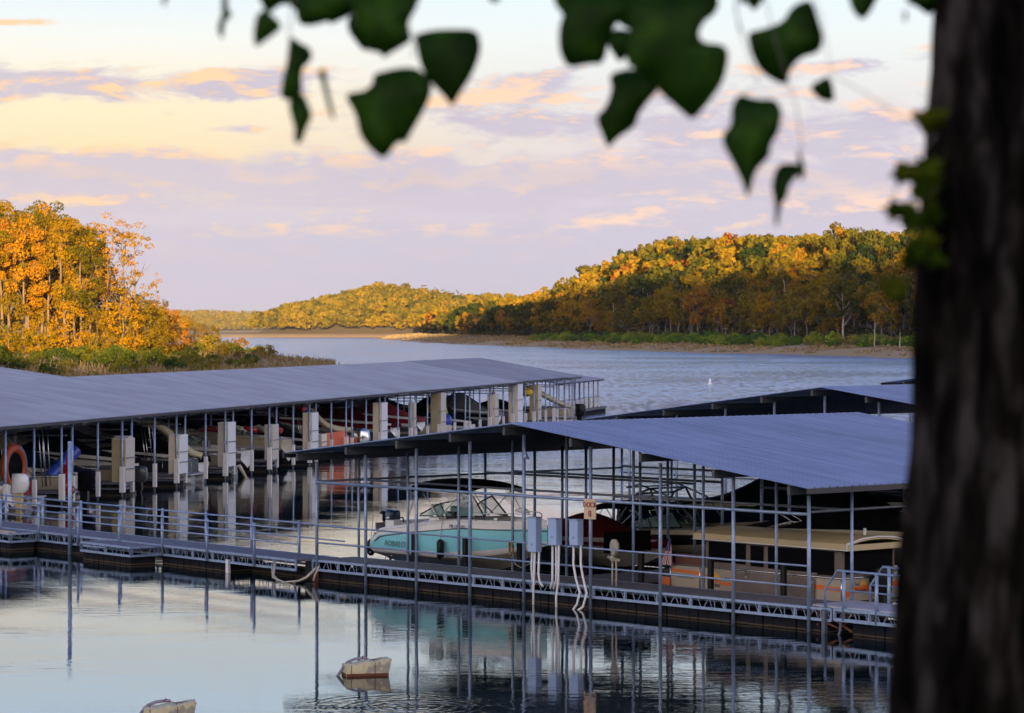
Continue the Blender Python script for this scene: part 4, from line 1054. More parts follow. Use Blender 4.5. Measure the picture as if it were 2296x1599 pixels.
cover = nb.ramp(vv, rs([(0, .9), (P_(600), .95), (P_(530), .86), (P_(495), .56), (P_(465), .44), (P_(440), .60), (P_(400), .84), (P_(360), .60), (P_(325), .44), (P_(270), .34), (P_(215), .36), (P_(160), .36), (P_(110), .24), (P_(0), .18), (.16, .32), (.3, .4), (.6, .35)]))
def blob(xp, yp, wx, wy, k):
    a = nb.m('DIVIDE', nb.m('SUBTRACT', az, (xp-XC)/F), wx/F); c = nb.m('DIVIDE', nb.m('SUBTRACT', v, P_(yp)), wy/F)
    return nb.m('MULTIPLY', nb.m('EXPONENT', nb.m('MULTIPLY', nb.m('ADD', nb.m('MULTIPLY', a, a), nb.m('MULTIPLY', c, c)), -1.)), k)
for bl in ((20, 195, 260, 32, .42), (560, 190, 150, 30, .34), (1180, 185, 150, 40, .34), (1880, 150, 130, 22, .30), (40, 58, 110, 10, .34), (520, 290, 90, 14, .26), (1750, 300, 420, 50, .26), (30, 385, 330, 34, .2), (1250, 280, 260, 24, .22), (640, 455, 130, 13, .3), (1080, 462, 150, 17, .34), (1390, 474, 90, 11, .34), (1830, 480, 190, 15, .34), (330, 468, 170, 13, .3), (760, 452, 70, 10, .3)):
    cover = nb.m('ADD', cover, blob(*bl))
def dens(dv, seed):
    v2 = nb.m('ADD', v, dv)
    a = nb.noise(nb.comb(nb.m('MULTIPLY', az, 13.), nb.m('MULTIPLY', v2, 62.), seed), 1., 8, .62, .35)
    b = nb.noise(nb.comb(nb.m('MULTIPLY', az, 52.), nb.m('MULTIPLY', v2, 150.), seed+4.), 1., 6, .6, .5)
    return nb.m('MULTIPLY_ADD', nb.m('SUBTRACT', nb.m('ADD', nb.m('MULTIPLY', a, .6), nb.m('MULTIPLY', b, .4)), .5), 1.75, .5)
d0 = dens(0., 3.3); d1 = dens(.0042, 3.3)
cov = nb.sm(nb.m('ADD', d0, cover), .88, 1.10)
cov1 = nb.sm(nb.m('ADD', d1, cover), .88, 1.10)
lit = nb.m('MULTIPLY', nb.m('SUBTRACT', d0, d1), 7., clamp=True)
lit = nb.m('MAXIMUM', lit, nb.m('MULTIPLY', nb.m('SUBTRACT', cov, cov1), 1.3, clamp=True))
litm = nb.ramp(vv, rs([(0, .0), (P_(600), .04), (P_(540), .12), (P_(500), .8), (P_(450), .85), (P_(425), .4), (P_(385), .2), (P_(350), .9), (P_(200), 1.0), (.3, .5), (.6, .2)]))
lit = nb.m('MULTIPLY', lit, litm, clamp=True)
body = nb.mix(nb.sm(az, -.16, .1), lin(200,190,207), lin(188,188,214))
body = nb.mix(nb.sm(d0, .45, .95), nb.mix(.5, body, lin(222,214,228)), body)
lowb = nb.ramp(vv, rs([(0, lin(208,197,210)), (P_(640), lin(203,199,218)), (P_(540), lin(201,199,221))]))
body = nb.mix(nb.sm(v, P_(560), P_(430)), lowb, body)
cl = nb.mix(lit, body, nb.mix(nb.sm(az, -.15, .12), lx(255,214,168,1.08), lx(254,218,198,1.08)))
veil = nb.m('MULTIPLY', nb.sm(v, 1.2, .25), 1.)
col = nb.mix(nb.m('MULTIPLY', cov, veil), clear, cl)
bk = nb.sm(Y, .35, -.6)          # towards the low sun the whole sky is warmer
glow = nb.m('MULTIPLY', bk, nb.sm(v, .95, .10))
col = nb.mix(nb.m('MULTIPLY', glow, .85), col, (3.5, 3.0, 2.7, 1))
sc_ = N.new('ShaderNodeVectorMath'); sc_.operation = 'SCALE'; Lk.new(col, sc_.inputs[0]); sc_.inputs['Scale'].default_value = 10.0/2**EV
tot = nb.mix(.04, sc_.outputs[0], sky.outputs[0])
Lk.new(tot, bg.inputs['Color']); bg.inputs['Strength'].default_value = .1

def water_mat():
    m = bpy.data.materials.new('lake_water'); m.use_nodes = True
    nb = NB(m.node_tree); N = nb.N; b = N['Principled BSDF']
    b.inputs['Base Color'].default_value = (.006, .014, .016, 1); b.inputs['Roughness'].default_value = .02; b.inputs['IOR'].default_value = 1.45
    g = N.new('ShaderNodeNewGeometry'); s = N.new('ShaderNodeSeparateXYZ'); nb.L.new(g.outputs['Position'], s.inputs[0])
    X, Y, Z = s.outputs
    # slow swell, small ripples and wind-ruffled open water beyond the docks
    pn = nb.noise(nb.comb(nb.m('MULTIPLY', X, .05), nb.m('MULTIPLY', Y, .09), 2.), 1., 3, .5)
    wind = nb.sm(nb.m('ADD', nb.m('ADD', Y, nb.m('MULTIPLY', pn, 60.)), nb.m('MULTIPLY', X, 2.2)), 160., 290.)
    n1 = nb.noise(nb.comb(nb.m('MULTIPLY', X, 1.1), nb.m('MULTIPLY', Y, 1.7), 0.), 1., 3, .5)
    n2 = nb.noise(nb.comb(nb.m('MULTIPLY', X, 3.), nb.m('MULTIPLY', Y, 6.5), 5.), 1., 3, .55, .4)
    n3 = nb.noise(nb.comb(nb.m('MULTIPLY', X, .9), nb.m('MULTIPLY', Y, .55), 9.), 1., 5, .65, .3)
    calm = nb.m('ADD', nb.m('MULTIPLY', n1, .0012), nb.m('MULTIPLY', nb.m('MULTIPLY', n2, .00055), nb.m('ADD', .35, nb.sm(pn, .42, .6))))
    # a few ring ripples by the buoy
    dx = nb.m('SUBTRACT', X, RIP[0]); dy = nb.m('SUBTRACT', Y, RIP[1]); r = nb.m('SQRT', nb.m('ADD', nb.m('MULTIPLY', dx, dx), nb.m('MULTIPLY', dy, dy)))
    fine = nb.m('MULTIPLY', nb.noise(nb.comb(nb.m('MULTIPLY', X, 7.), nb.m('MULTIPLY', Y, 15.), 21.), 1., 2, .5), .00045)
    swell = nb.m('MULTIPLY', nb.m('MULTIPLY', nb.noise(nb.comb(nb.m('MULTIPLY', X, .8), nb.m('MULTIPLY', Y, 2.4), 31.), 1., 3, .5, .6), nb.sm(nb.noise(nb.comb(nb.m('MULTIPLY', X, .11), nb.m('MULTIPLY', Y, .13), 41.), 1., 2, .5), .46, .6)), .008)
    calm = nb.m('ADD', nb.m('ADD', calm, fine), swell)
    ring = nb.m('MULTIPLY', nb.m('MULTIPLY', nb.m('SINE', nb.m('ADD', nb.m('MULTIPLY', r, 20.), nb.m('MULTIPLY', n1, 14.))), .0016), nb.m('MULTIPLY', nb.sm(r, 3.2, .4), nb.sm(r, .1, .5)))
    n4 = nb.noise(nb.comb(nb.m('MULTIPLY', X, .16), nb.m('MULTIPLY', Y, .075), 4.), 1., 6, .7, .2)
    # cat's-paw patches of fine ripples on the near water
    paw = nb.m('MULTIPLY', nb.sm(nb.noise(nb.comb(nb.m('MULTIPLY', X, .12), nb.m('MULTIPLY', Y, .2), 11.), 1., 3, .5), .47, .62), nb.m('MULTIPLY', n2, .0016))
    h = nb.m('ADD', nb.m('ADD', nb.m('ADD', calm, ring), paw), nb.m('MULTIPLY', nb.m('ADD', nb.m('MULTIPLY', n3, .5), nb.m('MULTIPLY', n4, 1.1)), wind))
    bp = N.new('ShaderNodeBump'); bp.inputs['Strength'].default_value = 1; bp.inputs['Distance'].default_value = 1.0
    nb.L.new(h, bp.inputs['Height']); nb.L.new(bp.outputs[0], b.inputs['Normal'])
    gust_glint = nb.m('ADD', nb.m('MULTIPLY', nb.noise(nb.comb(nb.m('MULTIPLY', X, 1.1), nb.m('MULTIPLY', Y, .10), 1.), 1., 4, .65), .65), nb.m('MULTIPLY', nb.noise(nb.comb(nb.m('MULTIPLY', X, .03), nb.m('MULTIPLY', Y, .018), 6.), 1., 4, .6), .35))
    gs = nb.sm(gust_glint, .40, .60)
    nb.L.new(nb.m('ADD', nb.m('MULTIPLY', wind, nb.m('MULTIPLY_ADD', gs, .16, .08)), .0), b.inputs['Roughness'])
    nb.L.new(nb.mix(wind, (.003, .011, .012, 1), nb.mix(gs, (.06, .11, .22, 1), (.20, .28, .47, 1))), b.inputs['Base Color'])  # paler blue base on ruffled water stands in for reflected sky and sparkle
    return m
q = wpt(930, 1585); RIP = (q[0], q[1])
b = MB(); b.add([(-5000,-900,0),(6000,-900,0),(6000,9000,0),(-5000,9000,0)], [(0,1,2,3)])
struct('water', b.mesh('water', [water_mat()]), 'lake water, mirror calm between the docks and ruffled beyond')

# ================================================================ land
def ground_mat(name, lo, hi, z0, z1):
    m = bpy.data.materials.new(name); m.use_nodes = True; nb = NB(m.node_tree); N = nb.N; b = N['Principled BSDF']; b.inputs['Roughness'].default_value = .95
    g = N.new('ShaderNodeNewGeometry'); s = N.new('ShaderNodeSeparateXYZ'); nb.L.new(g.outputs['Position'], s.inputs[0])
    n = nb.noise(g.outputs['Position'], .22, 6, .65); n2 = nb.noise(g.outputs['Position'], 1.4, 5, .6)
    f = nb.sm(nb.m('ADD', s.outputs[2], nb.m('MULTIPLY', n, 1.6)), z0, z1)
    c = nb.mix(f, lo, hi); c = nb.mix(nb.m('MULTIPLY', n2, .9), c, tuple(x*.45 for x in lo[:3])+(1,))
    nb.L.new(c, b.inputs['Base Color']); return m
shorem = ground_mat('shore_sand', (.56, .36, .16, 1), (.12, .10, .05, 1), 2.8, 4.6)
pen_m = ground_mat('peninsula_soil', (.50, .34, .18, 1), (.14, .12, .05, 1), 2.0, 4.5)

PROF = [(-60, -3), (-8, -.4), (0, 0), (10, 1.5), (30, 3), (40, 4), (90, 24), (140, 35), (250, 50), (400, 56), (700, 50)]
def prof(d):
    for (a, za), (c, zc) in zip(PROF, PROF[1:]):
        if d <= c: return za+(zc-za)*max(0, (d-a))/(c-a)
    return PROF[-1][1]
class Shore:
    """strip of land: shoreline stations (x, y, height factor), inland to the right of the walk"""
    def __init__(s, pts): 
        s.p = []; acc = 0
        for i in range(len(pts)-1):
            a, c = pts[i], pts[i+1]; n = max(2, int(math.hypot(c[0]-a[0], c[1]-a[1])/14))
            for k in range(n): s.p.append([a[j]+(c[j]-a[j])*k/n for j in range(3)])
        s.p.append(list(pts[-1])); s.n = []
        for i in range(len(s.p)):
            a = s.p[max(0, i-9)]; c = s.p[min(len(s.p)-1, i+9)]; dx, dy = c[0]-a[0], c[1]-a[1]; l = math.hypot(dx, dy); s.n.append((dy/l, -dx/l))
    def at(s, t, d):      # t in stations
        i = int(min(len(s.p)-1.001, max(0, t))); f = t-i; j = min(len(s.p)-1, i+1)
        x = s.p[i][0]*(1-f)+s.p[j][0]*f; y = s.p[i][1]*(1-f)+s.p[j][1]*f; h = s.p[i][2]*(1-f)+s.p[j][2]*f
        nx = s.n[i][0]*(1-f)+s.n[j][0]*f; ny = s.n[i][1]*(1-f)+s.n[j][1]*f
        d2 = d+3*math.sin(t*.9)+2*math.sin(t*2.3) if d > -1 else d
        z = prof(d); z = z if z < 3.5 else 3.5+(z-3.5)*h
        cap = 29+.0215*(y-1100)
        if y < 2400 and z > cap-8: z = min(z, cap-8+8*math.tanh((z-cap+8)/8))
        z += .35*math.sin(x*.11)*math.sin(y*.07) if 0 < d else 0
        wob = 4*math.sin(t*.55)+2.5*math.sin(t*1.37+1)
        k = max(0, 1-abs(d)/60)
        return (x+nx*(d+wob*k), y+ny*(d+wob*k), z)
    def mesh(s, name, m):
        ds = [-60, -8, 0, 4, 10, 16, 23, 30, 40, 55, 72, 90, 115, 140, 190, 250, 400, 700]
        b = MB(); b.grid([[s.at(t, d) for d in ds] for t in range(len(s.p))], 0, True, True); return b.mesh(name, [m])
SA = Shore([(262, 540, .55), (190, 640, .6), (152, 705, .62), (112.7, 803, .68), (84, 910, .82), (40.8, 1050, 1.02), (10, 1241, 1.5), (-20, 1430, 1.55), (-34, 1517, 1.35), (-50, 1650, .75), (-80, 1950, .3), (-112, 2380, .15)])
struct('right_shore_terrain', SA.mesh('right_shore_terrain', shorem), 'wooded hill and sandy shore across the lake on the right')
SB = Shore([(60, 2480, .4), (0, 2480, .36), (-60, 2480, .42), (-100, 2480, .56), (-140, 2480, .60), (-186, 2480, .42), (-228, 2480, .26), (-238, 2482, .02), (-420, 2560, .0), (-900, 2600, .0)][::-1])
# station order reversed so that inland lies away from the camera
SB.n = [(-a, -c) if c < 0 else (a, c) for a, c in SB.n]
struct('middle_shore_terrain', SB.mesh('middle_shore_terrain', shorem), 'low headland and tan beach in the middle distance')

PEN = [(-260, 380), (-140, 392), (-90, 398), (-71, 404), (-57, 437), (-46, 546), (-41, 600), (-40, 655), (-50, 720), (-62, 815), (-75, 900), (-110, 1080), (-150, 1300), (-260, 1500)]
def segd(px, py, a, c):
    vx, vy = c[0]-a[0], c[1]-a[1]; t = max(0, min(1, ((px-a[0])*vx+(py-a[1])*vy)/(vx*vx+vy*vy)))
    return math.hypot(px-a[0]-vx*t, py-a[1]-vy*t)
def pen_z(x, y):
    d = min(segd(x, y, PEN[i], PEN[i+1]) for i in range(len(PEN)-1))
    ins = False; n = len(PEN)
    for i in range(n):
        a, c = PEN[i], PEN[(i+1) % n]
        if (a[1] > y) != (c[1] > y) and x < (c[0]-a[0])*(y-a[1])/(c[1]-a[1])+a[0]: ins = not ins
    if not ins: return -.2-.05*d
    nz = mnoise.noise(Vector((x*.03, y*.03, 0)))
    return max(.05, min(9, d*.075)+1.1*nz*min(1, d/12)) if d > 1 else .05*d
b = MB(); xs = [-260+5*i for i in range(48)]; ys = [372+8*i for i in range(144)]
b.grid([[(x, y, pen_z(x, y)) for x in xs] for y in ys], 0, True, True)
struct('peninsula_terrain', b.mesh('peninsula_terrain', [pen_m]), 'brushy point of land behind the long left dock')

# the near bank and the ridge behind the camera that keeps the marina in evening shade
HR = [(-900, 84), (-300, 60), (-70, 42), (-40, 40), (-28, 54), (-8, 92), (20, 124), (60, 130), (85, 130), (130, 114), (175, 100), (260, 92), (420, 84), (1900, 60)]
def hr(u):
    for (a, za), (c, zc) in zip(HR, HR[1:]):
        if u <= c: return za+(zc-za)*max(0, u-a)/(c-a)
    return HR[-1][1]
grassm = ground_mat('bank_grass', (.12, .11, .05, 1), (.07, .09, .03, 1), 1, 5)
b = MB(); rows = []
for i in range(260):
    u = -1000+i*8; row = []
    for w in (36, 60, 100, 160, 230, 300, 370, 430, 480, 510, 560, 700, 1000, 1400):
        t = min(1, max(0, (w-38)/462)); t = t*t*(3-2*t)
        z = -2+(hr(u)+23.4)*t+(2.6*mnoise.noise(Vector((u*.05, w*.05, 3)))+2.*mnoise.noise(Vector((u*.012, w*.0, 8))))*t
        row.append((u*sn[0]+w*sd[0], u*sn[1]+w*sd[1], z))
    rows.append(row)
b.grid(rows, 0, True)
struct('ridge_terrain', b.mesh('ridge_terrain', [grassm]), 'ridge behind the viewpoint')
b = MB(); rows = []
for i in range(60):
    y = -90+i*2.3; row = []
    for k in range(50):
        x = -75+k*3; t = min(1, max(0, (43-y-.004*x*x)/34)); t = t*t*(3-2*t)
        row.append((x, y, -1.5+8.2*t+.15*mnoise.noise(Vector((x*.3, y*.3, 0)))))
    rows.append(row)
b.grid(rows, 0, True, True)
struct('bank_terrain', b.mesh('bank_terrain', [grassm]), 'grassy bank under the viewpoint')

# ================================================================ foliage
def leaf_mat(name, stops, transl=.25, attr=True, scale=.5, nk=.45):
    m = bpy.data.materials.new(name); m.use_nodes = True; nb = NB(m.node_tree); N = nb.N; N.remove(N['Principled BSDF']); out = N['Material Output']
    oi = N.new('ShaderNodeObjectInfo'); at = N.new('ShaderNodeAttribute'); at.attribute_name = 'hue'
    g = N.new('ShaderNodeNewGeometry')
    n = nb.noise(g.outputs['Position'], scale, 3, .6); n2 = nb.noise(g.outputs['Position'], scale*7, 2, .5)
    h = nb.m('FRACT', nb.m('ADD', oi.outputs['Random'], at.outputs['Fac']))
    h = nb.m('ADD', h, nb.m('MULTIPLY', nb.m('SUBTRACT', n, .5), nk), clamp=True)
    c = nb.ramp(h, stops); c = nb.mix(1., c, nb.ramp(n2, [(.3, .62), (.7, 1.35)]), 'MULTIPLY')
    d = N.new('ShaderNodeBsdfDiffuse'); t = N.new('ShaderNodeBsdfTranslucent'); nb.L.new(c, d.inputs[0]); nb.L.new(c, t.inputs[0])
    mx = N.new('ShaderNodeMixShader'); mx.inputs[0].default_value = transl; nb.L.new(d.outputs[0], mx.inputs[1]); nb.L.new(t.outputs[0], mx.inputs[2]); nb.L.new(mx.outputs[0], out.inputs[0])
    return m
c_ = lambda r, g, b: (r, g, b, 1)
hill_leaf = leaf_mat('hill_foliage', [(0, c_(.018,.034,.008)), (.18, c_(.055,.060,.008)), (.40, c_(.140,.108,.008)), (.75, c_(.235,.150,.008)), (.955, c_(.290,.150,.009)), (.99, c_(.28,.09,.009)), (1, c_(.14,.035,.009))], .2, scale=.25, nk=.28)
gold_leaf = leaf_mat('gold_foliage', [(0, c_(0.0756,0.0672,0.0050)), (.2, c_(0.1512,0.1050,0.0050)), (.45, c_(0.2604,0.1470,0.0050)), (.8, c_(0.3780,0.1806,0.0059)), (.96, c_(0.3948,0.1722,0.0076)), (1, c_(0.3696,0.1302,0.0084))], .25, scale=.3, nk=.28)
bush_leaf = leaf_mat('bush_foliage', [(0, c_(0.0360,0.0675,0.0108)), (.4, c_(0.0990,0.1215,0.0126)), (.7, c_(0.1800,0.1575,0.0135)), (.92, c_(0.2520,0.1620,0.0144)), (1, c_(0.1800,0.0900,0.0270))], .2, scale=.5)
dark_leaf = leaf_mat('understorey_foliage', [(0, c_(.03,.045,.015)), (.6, c_(.07,.07,.02)), (1, c_(.12,.07,.02))], .1, scale=.4)
barkm = mat('pale_bark', (.17, .11, .06, 1), .9, 0, .3, 2, .5, 8)
barkd = mat('grey_bark', (.17, .15, .13, 1), .9, 0, .3, 2, .5, 8)

rng = np.random.default_rng(5)
def quads(cent, nrm, size, aspect=.7):
    n = len(cent); r = rng.normal(size=(n, 3)); nrm = nrm+r*.75; nrm /= np.linalg.norm(nrm, axis=1)[:, None]
    a = np.cross(nrm, rng.normal(size=(n, 3))); a /= np.linalg.norm(a, axis=1)[:, None]; c = np.cross(nrm, a)
    s = (size*rng.uniform(.55, 1.25, n))[:, None]; a = a*s*.5; c = c*s*.5*aspect
    return np.stack([cent-a*.9, cent-c*.8+a*.1, cent+a, cent+c], 1)      # kite-like leaf sprays
def crown_pts(n, Rx, Rz, clumps, flat=1., top=0.):
    """points in clumps spread over an uneven crown volume; centre at 0"""
    th = rng.uniform(0, 2*np.pi, clumps); zz = rng.uniform(-1, 1, clumps); rr = rng.uniform(.45, 1., clumps)**.6
    cr = np.sqrt(np.maximum(0, 1-zz**2)); cx = np.stack([cr*np.cos(th)*Rx*rr, cr*np.sin(th)*Rx*rr, zz*Rz*rr], 1)
    cs = rng.uniform(.17, .36, clumps)*Rx
    k = rng.integers(0, clumps, n); u = rng.normal(size=(n, 3)); u /= np.linalg.norm(u, axis=1)[:, None]
    rad = rng.uniform(.55, 1.05, n)**.5
    p = cx[k]+u*(cs[k]*rad)[:, None]*np.array([1, 1, .8*flat])
    nr = u*.8+p/np.array([Rx, Rx, Rz])*.6+np.array([0, 0, .15]); return p, nr
def quad_mesh(name, q, m, hue=None):
    n = len(q); me = bpy.data.meshes.new(name); me.vertices.add(n*4); me.vertices.foreach_set('co', q.reshape(-1).astype(np.float32))
    me.loops.add(n*4); me.loops.foreach_set('vertex_index', np.arange(n*4, dtype=np.int32)); me.polygons.add(n)
    me.polygons.foreach_set('loop_start', np.arange(0, n*4, 4, dtype=np.int32)); me.polygons.foreach_set('loop_total', np.full(n, 4, dtype=np.int32))
    me.materials.append(m)
    if hue is not None:
        at = me.attributes.new('hue', 'FLOAT', 'FACE'); at.data.foreach_set('value', hue.astype(np.float32))
    me.update(calc_edges=True); return me

def trunk_mb(h, r, limbs=6, lean=.04, up=.45, wig=.3, top=.92, lk=1.):
    b = MB(); n = 7; ang = random.uniform(0, 6.3); lx, ly = lean*h*math.cos(ang), lean*h*math.sin(ang)
    pts = [(lx*(i/n)**1.3+random.uniform(-wig, wig)*.5*(i > 0), ly*(i/n)**1.3+random.uniform(-wig, wig)*.5*(i > 0), h*top*i/n) for i in range(n+1)]
    b.tube(pts, [r*(1-.85*i/n) for i in range(n+1)], 7)
    for k in range(limbs):
        i = random.randint(int(n*up), n-1); p = Vector(pts[i]); a = random.uniform(0, 6.3); l = h*random.uniform(.16, .3)*lk*(1.15-.6*i/n)
        q1 = p+Vector((math.cos(a)*l*.45, math.sin(a)*l*.45, l*.5)); q2 = p+Vector((math.cos(a)*l*.8, math.sin(a)*l*.8, l*1.05))
        rr = r*(1-.85*i/n)*.6; b.tube([p, q1, q2], [rr, rr*.6, rr*.2], 5)
        for _ in range(2):
            a2 = a+random.uniform(-1, 1); b.tube([q1, q1+Vector((math.cos(a2)*l*.4, math.sin(a2)*l*.4, l*.35))], [rr*.4, rr*.1], 4)
    return b

# ---- tall autumn trees on the left point
crowns = []
for i in range(7):
    p, nr = crown_pts(6200, 4.3, 8.4, 44); crowns.append(quad_mesh('crown', quads(p+np.array([0, 0, 15.5]), nr, .44), gold_leaf))
sparse = []
for i in range(3):
    p, nr = crown_pts(900, 3.2, 9.0, 22, .7); sparse.append(quad_mesh('crown', quads(p+np.array([0, 0, 15.5]), nr, .42), gold_leaf))
lowc = []
for i in range(3):
    p, nr = crown_pts(2600, 3.4, 4.2, 34); lowc.append(quad_mesh('crown', quads(p+np.array([0, 0, 5.4]), nr, .36), gold_leaf))
trunks = [trunk_mb(25, .30, 8, lk=.7, top=.86).mesh('trunk', [barkm]) for _ in range(4)]; thin = [trunk_mb(24, .24, 9, .08, .3).mesh('trunk', [barkm]) for _ in range(3)]; short = [trunk_mb(9, .15, 5).mesh('trunk', [barkm]) for _ in range(2)]
def put_tree(name, x, y, z, s, cm, tm, label, cat='tree', group=None, rz=None, sz=1.):
    o = thing(name, label, cat, (x, y, z), rz if rz is not None else random.uniform(0, 6.3), group)
    o.scale = (s, s, s*sz); link('trunk', tm, o); link('crown', cm, o); return o
where = ['at the left edge of the left stand', 'left of the middle of the left stand', 'in the middle of the left stand', 'right of the middle of the left stand', 'near the right edge of the left stand']
TL = []     # (photo x, distance, top y)
for row, (Yd, x0, x1, st) in enumerate(((548, -230, 205, 44), (572, -250, 222, 40), (604, -260, 238, 46), (640, -240, 232, 54))):
    x = x0+random.uniform(0, 20)
    while x < x1:
        t = max(0, min(1, (x+40)/330)); top = 428+(.0 if x < 60 else 40*(x-60)/190)+random.uniform(-4, 45)+(3-row)*12
        TL.append((x, Yd+random.uniform(-9, 9), top, row)); x += st*random.uniform(.8, 1.25)
rn = ['front row', 'second row', 'third row', 'back row']; cnt = {}
for (x, Yd, top, row) in TL:
    X_ = (x-XC)/F*Yd; z = pen_z(X_, Yd)-.3; h = HC+(YH-top)/F*Yd-z; s = h/24.5
    w_ = where[min(4, max(0, int((x+60)/65)))]
    g = f'tall golden trees, {rn[row]}, {w_}'
    put_tree('autumn_tree', X_, Yd, z, s, random.choice(crowns), random.choice(trunks), f'tall golden tree, {rn[row]}, {w_}', group=g, sz=1.)
for (x, Yd, top, lb) in ((262, 560, 486, 'slender sparse tree with pale trunk, second from the right end of the left stand'), (305, 556, 492, 'thin open-crowned tree at the right end of the left stand, sky showing through'), (285, 590, 500, 'thin pale-trunked tree behind the right end of the left stand'), (232, 552, 470, 'slim tree with bright pale forked trunk in the right half of the left stand'), (322, 575, 604, 'leaning thin bare-topped tree standing apart at the right of the left stand')):
    X_ = (x-XC)/F*Yd; z = pen_z(X_, Yd)-.3; h = HC+(YH-top)/F*Yd-z
    o = put_tree('slender_tree', X_, Yd, z, h/24., random.choice(sparse), random.choice(thin), lb)
    if x == 322: o.rotation_euler = (0, R(9), 0); o.scale = (h/24*.5, h/24*.5, h/24)
k = 0
for (x, Yd, top) in ((300, 545, 660), (335, 552, 668), (362, 570, 684), (388, 590, 690), (405, 640, 704), (280, 620, 640), (240, 640, 620), (190, 630, 610), (130, 620, 600), (60, 625, 610), (0, 620, 600), (-50, 620, 610), (100, 655, 570), (20, 660, 570), (180, 660, 580), (235, 665, 600), (330, 650, 668), (300, 600, 690), (275, 540, 655), (215, 535, 690), (150, 530, 672), (88, 522, 690), (20, 520, 660), (-45, 520, 690), (425, 700, 712), (350, 600, 670), (455, 820, 724), (475, 900, 728)):
    X_ = (x-XC)/F*Yd; z = pen_z(X_, Yd)-.3; h = HC+(YH-top)/F*Yd-z; k += 1
    put_tree('young_tree', X_, Yd, z, h/10, random.choice(lowc), random.choice(short), 'low orange young tree at the foot of the left stand' if x < 230 else 'low orange young tree trailing off right of the left stand', group='low orange trees under the left stand' if x < 230 else 'low orange trees right of the left stand')

# ---- bushes on the point
bushm = []
for i in range(6):
    p, nr = crown_pts(1500, 2.3, 1.55, 26, .9); bushm.append(quad_mesh('foliage', quads(p+np.array([0, 0, 1.35]), nr, .36), bush_leaf))
stemm = []
for i in range(2):
    b = MB()
    for k in range(9): a = random.uniform(0, 6.3); b.tube([(0,0,-.2), (math.cos(a)*.7, math.sin(a)*.7, 1.2), (math.cos(a)*1.5, math.sin(a)*1.5, 2.2)], [.05, .03, .01], 4)
    stemm.append(b.mesh('stem', [barkd]))
shrub_leaf = leaf_mat('shore_shrub_foliage', [(0, c_(.06,.12,.018)), (.4, c_(.13,.21,.02)), (.75, c_(.22,.27,.025)), (.95, c_(.26,.25,.03)), (1, c_(.20,.14,.05))], .2, scale=.3, nk=.4)
shrubm = []
for i in range(4):
    p, nr = crown_pts(700, 2.6, 1.5, 22, .9); shrubm.append(quad_mesh('foliage', quads(p+np.array([0, 0, 1.3]), nr, .6), shrub_leaf))
def bush(x, y, z, s, label, group, sz=1., ms=None):
    o = thing('bush', label, 'bush', (x, y, z), random.uniform(0, 6.3), group); o.scale = (s, s, s*sz)
    link('foliage', random.choice(ms or bushm), o); link('stem', random.choice(stemm), o)
nbush = 0
for row, (Yd, xa, xb, st) in enumerate(((418, -60, 120, 40), (440, -40, 330, 36), (462, -50, 430, 34), (488, -50, 510, 34), (515, -60, 520, 34), (545, -60, 560, 34), (565, -60, 420, 34), (580, 300, 585, 34), (600, -60, 400, 38), (630, 420, 600, 32), (690, 470, 606, 28), (760, 500, 604, 26), (830, 500, 600, 24))):
    x = xa+random.uniform(0, 20)
    while x < xb:
        Y_ = Yd+random.uniform(-10, 10); X_ = (x-XC)/F*Y_; z = pen_z(X_, Y_)
        if z > .25 and not (Yd < 500 and mnoise.noise(Vector((X_*.09, Y_*.05, 2))) > .12):
            s = random.choice((random.uniform(.5, .85), random.uniform(.8, 1.45)))*(1.0 if Yd < 600 else 1.15)
            reg = 'left' if x < 180 else ('middle' if x < 400 else 'right')
            dep = 'nearest' if Yd < 470 else ('middle' if Yd < 560 else 'farthest')
            bush(X_, Y_, z-.15, s, f'green bush in the {dep} rows on the {reg} part of the left point', f'bushes of the point, {dep} rows, {reg} part', random.uniform(.8, 1.25)); nbush += 1
        x += st*random.uniform(.75, 1.3)
# dry grass and reeds
pts = []
for _ in range(5200):
    x = random.uniform(-60, 745); Y_ = random.choice([random.uniform(405, 560), random.uniform(500, 720)]); X_ = (x-XC)/F*Y_; z = pen_z(X_, Y_)
    if z > -.6: pts.append((X_, Y_, max(z, -.1)+.45))
pts = np.array(pts); q = []
for k in range(3):
    n = len(pts); a = rng.uniform(0, np.pi, n); w = rng.uniform(.10, .26, n); h = rng.uniform(.6, 1.5, n); d = np.stack([np.cos(a)*w, np.sin(a)*w, 0*w], 1); t = rng.normal(size=(n, 3))*.22; t[:, 2] = h
    base = pts-np.array([0, 0, .5])+rng.normal(size=(n, 3))*np.array([.6, .6, 0])
    q.append(np.stack([base-d, base+d, base+t+d*.3, base+t-d*.3], 1))
dryg = leaf_mat('dry_grass_blades', [(0, c_(.16,.13,.05)), (.5, c_(.34,.24,.12)), (1, c_(.42,.27,.15))], .2, scale=.2)
tag(link('dry_grass', quad_mesh('dry_grass', np.concatenate(q), dryg)), 'dry tan grass and reeds between the bushes of the point', 'grass', None, 'stuff')

# ---- hillside trees
hill_sets = []
for n_, sz, cl_ in ((1000, .95, 26), (300, 1.5, 16), (130, 2.3, 12)):
    hill_sets.append([crown_pts(n_, 4.0*(.8+.1*(_ % 5)), 3.4+.35*(_ % 4), cl_)+(sz,) for _ in range(9)])
hcm = []
for i in range(8):
    p, nr = crown_pts(1150, 4.0, 4.0, 26); hcm.append(quad_mesh('crown', quads(p+np.array([0, 0, 8.6]), nr, .82), hill_leaf))
